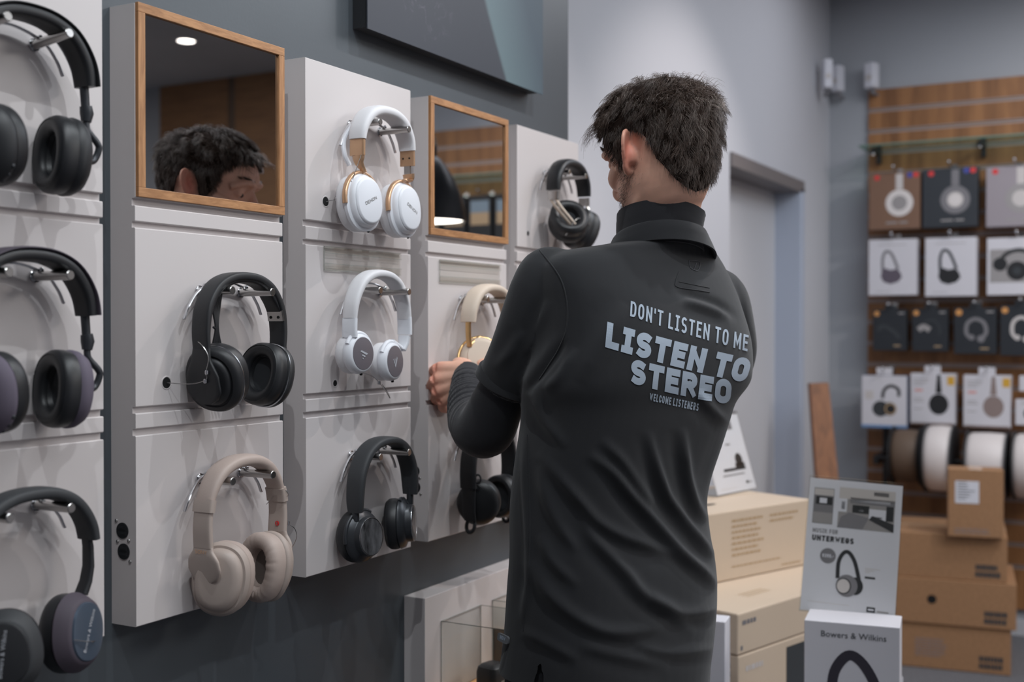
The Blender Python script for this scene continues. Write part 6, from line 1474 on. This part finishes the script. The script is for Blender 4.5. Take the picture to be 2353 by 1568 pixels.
# long box set back on top
q0 = at(1650, 1340, z=K1.z + .001); q1 = at(1845, 1300, z=K1.z + .001); angL = math.atan2(q1.y - q0.y, q1.x - q0.x); d0 = (q0 - CAM).dot(_F); HL = (1340 - 1178) * d0 / FPX
lx = Vector((math.cos(angL), math.sin(angL), 0)); WL = None
for s_ in np.linspace(.2, 1.6, 400):
    uv, _ = to_px(np.array([tuple(q0 + lx * float(s_) + Vector((0, 0, HL)))]))
    if uv[0][0] > 1861: WL = float(s_); break
WL = WL or .7
def ex_b1(b, W_, D_, H):
    x = W_ - .32; lines(b, PM['tan'], max(x, .1), H - .03, .13, 7, .0145, .006, name='printed_text'); lines(b, PM['tan'], max(x, .1) + .15, H - .03, .12, 2, .0145, .006); lines(b, PM['tan'], max(x, .1), H - .145, .24, 1, .01, .004); lines(b, PM['tan'], W_ - .12, .012, .10, 1, .01, .004)
    mb = MB(); C = [(.20 + .055 * math.copysign(abs(math.cos(t)) ** .6, math.cos(t)), .10 + .010 * math.sin(t), H + .0006) for t in [2 * math.pi * k / 28 for k in range(28)]]; mb.add(C, [tuple(range(28))]); mb.build('hand_hole', VOID, b, smooth=0)  # hand hole is a flat dark patch, its inner shade painted
    mb = MB(); mb.box(.01, W_ - .01, D_ / 2 - .001, D_ / 2 + .001, H, H + .0007); mb.build('flap_joint', PM['tan'], b, smooth=0)
beige_long = carton('beige_box', 'long beige box with lines of small print, topmost behind the man', 'box', 'beige boxes stacked behind the man', q0 + Vector((0, 0, HL)) - lx * .15, angL, WL + .15, .34, HL, BEIGE, None, ex_b1, bevel=.004)
# table they stand on
root = thing('display_table', 'white display table carrying the beige boxes, mostly below the frame', 'table', (K1.x, K1.y, 0), ang2)
mb = MB(); mb.box(-.06, .73, -.03, .38, ZB3 - .03, ZB3 - .001); mb.build('table_top', PAPER, root, smooth=0, bevel=.003)
for (x, y_) in ((-.03, 0), (.70, 0), (-.03, .35), (.70, .35)):
    mb = MB(); mb.box(x - .02, x + .02, y_ - .02, y_ + .02, 0.001, ZB3 - .03); mb.build('leg', PAPER, root, smooth=0, bevel=.002)
# white box edge between the man and the beige stack
p = at(1662, 1434, d=2.50); root = thing('white_box', 'plain white box edge showing beside the shirt hem of the man', 'box', (p.x - .11, p.y + .0, ZB3), R_(8)); mb = MB(); mb.box(0, .11, 0, .06, 0, p.z - ZB3); mb.build('box_body', PAPER, root, smooth=0, bevel=.002); mb = MB(); mb.box(.02, .09, -.0006, 0, .02, .05); mb.build('printed_field', PM['light'], root, smooth=0)

# ---- sign stands
def sheet(name, lab, BL, BR, TL, Hh, Ww, art, group=None, foot=None):
    X = (BR - BL).normalized(); Y = (TL - BL); Y = (Y - X * Y.dot(X)).normalized(); N_ = X.cross(Y)      # N_ towards the viewer
    root = thing(name, lab, 'sign', BL, 0, group); O = Vector((0, 0, 0))
    def slab(a, b, c, d2, n0, n1, m, nm, par, bev=0):
        mb = MB(); P = [O + X * a + Y * c, O + X * b + Y * c, O + X * b + Y * d2, O + X * a + Y * d2]; mb.add([p + N_ * n0 for p in P] + [p + N_ * n1 for p in P], [(3, 2, 1, 0), (4, 5, 6, 7), (0, 1, 5, 4), (1, 2, 6, 5), (2, 3, 7, 6), (3, 0, 4, 7)]); return mb.build(nm, m, par, smooth=0, bevel=bev)
    st = slab(-.002, Ww + .002, -.002, Hh + .004, -.003, -.0008, ACRYL, 'acrylic_back', root); pp = slab(0, Ww, .001, Hh - .001, -.0006, .0004, PAPER, 'paper_sheet', root)
    slab(-.002, Ww + .002, -.002, Hh + .004, .0008, .0026, ACRYL, 'acrylic_front', root)
    art(pp, O + N_ * .0006, X, Y, N_, Ww, Hh)
    if foot:
        hx_ = Vector((X.x, X.y, 0)).normalized(); back = Vector((-hx_.y, hx_.x, 0)); mb = MB(); P = [O - hx_ * .002, O + hx_ * (Ww + .002), O + hx_ * (Ww + .002) + back * foot, O - hx_ * .002 + back * foot]
        P[1].z = P[0].z; P[2].z = P[0].z; mb.add([p + Vector((0, 0, -.003)) for p in P] + [p + Vector((0, 0, 0)) for p in P], [(3, 2, 1, 0), (4, 5, 6, 7), (0, 1, 5, 4), (1, 2, 6, 5), (2, 3, 7, 6), (3, 0, 4, 7)]); mb.build('foot_plate', ACRYL, root, smooth=0)
    return root
def q_(mb, O, X, Y, x0, y0, x1, y1, mi, l=0.0):
    N_ = X.cross(Y); mb.add([O + X * x0 + Y * y0 + N_ * l, O + X * x1 + Y * y0 + N_ * l, O + X * x1 + Y * y1 + N_ * l, O + X * x0 + Y * y1 + N_ * l], [(0, 1, 2, 3)], mi)
def hp_art(mb, O, X, Y, cx, cy, s, mD, mG, mL, l=.0003):
    N_ = X.cross(Y)
    stroke(mb, [(cx - .30 * s, cy - .10 * s), (cx - .30 * s, cy + .45 * s), (cx - .16 * s, cy + .78 * s), (cx + .02 * s, cy + .82 * s), (cx + .22 * s, cy + .55 * s), (cx + .36 * s, cy + .12 * s), (cx + .42 * s, cy - .12 * s)], .13 * s, X, Y, O, mD, l)
    disc(mb, O + X * (cx + .30 * s) + Y * (cy - .30 * s) + N_ * (l + .0001), .26 * s, X, Y, mD, sy=1.15); disc(mb, O + X * (cx + .02 * s) + Y * (cy - .32 * s) + N_ * (l + .0002), .36 * s, X, Y, mG, sy=1.05)
    disc(mb, O + X * (cx - .08 * s) + Y * (cy - .34 * s) + N_ * (l + .0003), .25 * s, X, Y, mD, sy=1.1); disc(mb, O + X * (cx - .09 * s) + Y * (cy - .34 * s) + N_ * (l + .0004), .215 * s, X, Y, mL, sy=1.1)
def sign_art(pp, O, X, Y, N_, W, H):
    mb = MB(); D, G, Lt, Wt, Mid = 0, 1, 2, 3, 4
    q_(mb, O, X, Y, W * .055, H * .655, W * .275, H * .925, G)                     # left photo
    q_(mb, O, X, Y, W * .08, H * .80, W * .26, H * .86, D, .0001); q_(mb, O, X, Y, W * .12, H * .81, W * .20, H * .85, Wt, .0002); q_(mb, O, X, Y, W * .06, H * .66, W * .27, H * .74, Mid, .0001); q_(mb, O, X, Y, W * .06, H * .87, W * .27, H * .92, Lt, .0001)
    q_(mb, O, X, Y, W * .33, H * .64, W * .93, H * .945, Mid)                       # right photo: shop interior
    for (a, b_, c, d2, m_) in ((.33, .86, .93, .945, Lt), (.45, .83, .93, .875, G), (.50, .845, .88, .862, Wt), (.48, .76, .66, .82, D), (.55, .775, .60, .80, Wt), (.66, .72, .84, .80, Wt), (.68, .735, .80, .745, D), (.84, .72, .92, .83, D), (.33, .76, .42, .86, Wt), (.36, .78, .40, .84, D), (.70, .90, .86, .93, G)):
        q_(mb, O, X, Y, W * a, H * b_, W * c, H * d2, m_, .0001)
    P = [(.33, .64), (.60, .64), (.66, .73), (.45, .76), (.36, .72)]; mb.add([O + X * (W * a) + Y * (H * b_) + N_ * .0002 for a, b_ in P], [tuple(range(5))], G)
    P = [(.66, .72), (.93, .64), (.93, .70), (.70, .75)]; mb.add([O + X * (W * a) + Y * (H * b_) + N_ * .0003 for a, b_ in P], [(0, 1, 2, 3)], D)
    put_text(mb, 'MUSIK F\u00dcR', H * .033, H * .0055, O + X * (W * .07) + Y * (H * .585), X, Y, G, wid=.55, align='l', lift=.0001); put_text(mb, 'UNTERWEGS', H * .042, H * .0105, O + X * (W * .07) + Y * (H * .525), X, Y, D, wid=.68, align='l', lift=.0001)
    disc(mb, O + X * (W * .255) + Y * (H * .42) + N_ * .0002, W * .085, X, Y, G); put_text(mb, '\u20ac399,-', H * .026, H * .005, O + X * (W * .255) + Y * (H * .407), X, Y, Wt, wid=.55, lift=.0008)
    hp_art(mb, O, X, Y, W * .47, H * .285, H * .215, D, G, Lt)
    for k, w_ in enumerate((.16, .10, .05)): q_(mb, O, X, Y, W * .66, H * (.355 - k * .013), W * (.66 + w_), H * (.360 - k * .013), Lt)
    q_(mb, O, X, Y, W * .66, H * .285, W * .77, H * .30, D)
    q_(mb, O, X, Y, W * .07, H * .073, W * .52, H * .076, Lt)
    q_(mb, O, X, Y, W * .70, H * .045, W * .79, H * .083, D); q_(mb, O, X, Y, W * .715, H * .058, W * .775, H * .070, Wt, .0003); q_(mb, O, X, Y, W * .81, H * .052, W * .93, H * .062, Mid)
    mb.build('printed_picture', [PM['black'], PM['grey'], PM['light'], PAPER, PM['mid']], pp, smooth=0)
BL, BR, TL = at(1838, 1402, d=2.50), at(2056, 1430, d=2.44), at(1866, 1097, d=2.57)
Ww = (BR - BL).length; Hh = (TL - BL).length
sheet('sign_stand', 'leaning acrylic sign with headphones and the word UNTERWEGS, on the white box', BL, BR, TL, Hh, Ww, sign_art, foot=.10)
def sign2_art(pp, O, X, Y, N_, W, H):
    mb = MB(); q_(mb, O, X, Y, W * .30, H * .80, W * .78, H * .93, 1); q_(mb, O, X, Y, W * .5, H * .60, W * .62, H * .62, 1)
    disc(mb, O + X * (W * .74) + Y * (H * .40), W * .09, X, Y, 0); q_(mb, O, X, Y, W * .62, H * .28, W * .86, H * .36, 0); q_(mb, O, X, Y, W * .30, H * .27, W * .86, H * .305, 0, .0002); q_(mb, O, X, Y, W * .25, H * .21, W * .80, H * .228, 1)
    q_(mb, O, X, Y, W * .78, H * .085, W * .85, H * .12, 0); q_(mb, O, X, Y, W * .87, H * .09, W * .93, H * .105, 1); q_(mb, O, X, Y, W * .1, H * .055, W * .5, H * .060, 2); mb.build('printed_picture', [PM['black'], PM['grey'], PM['light']], pp, smooth=0)
zt = q0.z + HL + .004
b1 = at(1738, 1122, z=zt); b0 = at(1640, 1142, z=zt); X_ = (b1 - b0).normalized(); b0 = b1 - X_ * .21; t0 = at(1697, 950, d=(b1 - CAM).dot(_F) + .05); Yv = (t0 - b1)
sheet('sign_stand', 'leaning acrylic sign half hidden behind the man, on the long beige box', b0, b1, b0 + Yv, Yv.length * 1.0, .21, sign2_art, foot=.09)

# ---- white headphone box under the sign
c0, c1 = at(1848, 1425, d=2.40), at(2068, 1442, d=2.335); angB = math.atan2(c1.y - c0.y, c1.x - c0.x); WB = math.hypot(c1.x - c0.x, c1.y - c0.y); HB_ = .245
root = thing('headphone_box', 'tall white headphone box standing below the UNTERWEGS sign', 'box', (c0.x, c0.y, c0.z - HB_), angB)
mb = MB(); mb.box(0, WB, 0, .105, 0, HB_); b = mb.build('carton', BOXWHITE, root, smooth=0, bevel=.0015)
mb = MB(); O = Vector((0, -.0006, 0)); font_mesh(mb, 'Bowers & Wilkins', .0175, O + XF * (WB * .52) + ZF * (HB_ - .030), XF, ZF, 0); mb.build('word_mark', PM['dark'], b, smooth=0)
mb = MB(); s_ = .15
P = [(.058, .03), (.055, .09), (.060, .145), (.085, .180), (.110, .172), (.135, .135), (.150, .085)]; stroke(mb, P[:4] + P[4:], .020, XF, ZF, O, 0, .0002); disc(mb, O + XF * .135 + ZF * .055 + Vector((0, -.0005, 0)), .036, XF, ZF, 0, sy=1.2); disc(mb, O + XF * .080 + ZF * .045 + Vector((0, -.0007, 0)), .045, XF, ZF, 1, sy=1.15); disc(mb, O + XF * .078 + ZF * .045 + Vector((0, -.0009, 0)), .030, XF, ZF, 2, sy=1.15)
mb.build('cover_art', [mat('print_purple_black', (50, 46, 56), .6), PM['mauve'], PM['grey']], b, smooth=0)
root = thing('display_stand', 'white pedestal under the tall white headphone box', 'pedestal', (c0.x, c0.y, 0), angB); mb = MB(); mb.box(-.005, WB - .01, .004, .20, 0.001, c0.z - HB_ - .001); mb.build('pedestal_body', PAPER, root, smooth=0, bevel=.003)

# ---- pendant lamp seen in the small mirror
LM = bpy.data.materials.new('lamp_glow'); LM.use_nodes = True; e_ = LM.node_tree.nodes['Principled BSDF']; e_.inputs['Emission Color'].default_value = (1, .93, .82, 1); e_.inputs['Emission Strength'].default_value = 9
px_l, py_l, pz_l = -.16, 3.39, 1.745
root = thing('pendant_lamp', 'black bell shaped pendant lamp seen in the small mirror', 'lamp', (px_l, py_l, pz_l))
mb = MB(); prof = [(.135, .0), (.133, .03), (.118, .09), (.092, .15), (.066, .19), (.046, .215), (.036, .222)]
I_ = Matrix.Identity(4); rings = [[Vector((r * math.cos(t), r * math.sin(t), h)) for t in [2 * math.pi * k / 40 for k in range(40)]] for r, h in prof]; rin = [[Vector(((r - .003) * math.cos(t), (r - .003) * math.sin(t), h)) for t in [2 * math.pi * k / 40 for k in range(40)]] for r, h in prof[::-1]]
mb.ring_loft(rings + rin + [rings[0]], cap=False); mb.build('lamp_shade', mat('black_lamp_lacquer', (26, 28, 30), .3), root, smooth=60)
mb = MB(); mb.cyl((0, 0, .218), (0, 0, .262), .034, 24, bev=.003); mb.build('lamp_cap', BLACK, root)
mb = MB(); mb.tube([(0, .050 * math.cos(t), .262 + .052 * math.sin(t)) for t in [math.pi * k / 16 for k in range(17)]], .010, 10, sq=.5); mb.build('leather_loop', SAND, root, smooth=60)
mb = MB(); mb.tube([(0, 0, .310), (0, 0, CEIL - pz_l - .001)], .003, 8); mb.build('cord', BLACK, root)
mb = MB(); mb.cyl((0, 0, .004), (0, 0, .010), .122, 36); mb.build('diffuser', LM, root)
# recessed ceiling light seen in the large mirror
root = thing('recessed_light', 'round recessed ceiling light seen in the large mirror', 'ceiling light', (2.38, 4.86, CEIL))
mb = MB(); mb.cyl((0, 0, -.003), (0, 0, -.0015), .046, 32); LM2 = LM.copy(); LM2.name = 'downlight_glow'; LM2.node_tree.nodes['Principled BSDF'].inputs['Emission Strength'].default_value = 14; mb.build('lens', LM2, root)
mb = MB(); R2 = [[Vector((r * math.cos(t), r * math.sin(t), h)) for t in [2 * math.pi * k / 32 for k in range(32)]] for r, h in ((.046, -.0015), (.047, -.006), (.056, -.006), (.058, -.0005))]; mb.ring_loft(R2, cap=False); mb.build('trim_ring', PAPER, root)
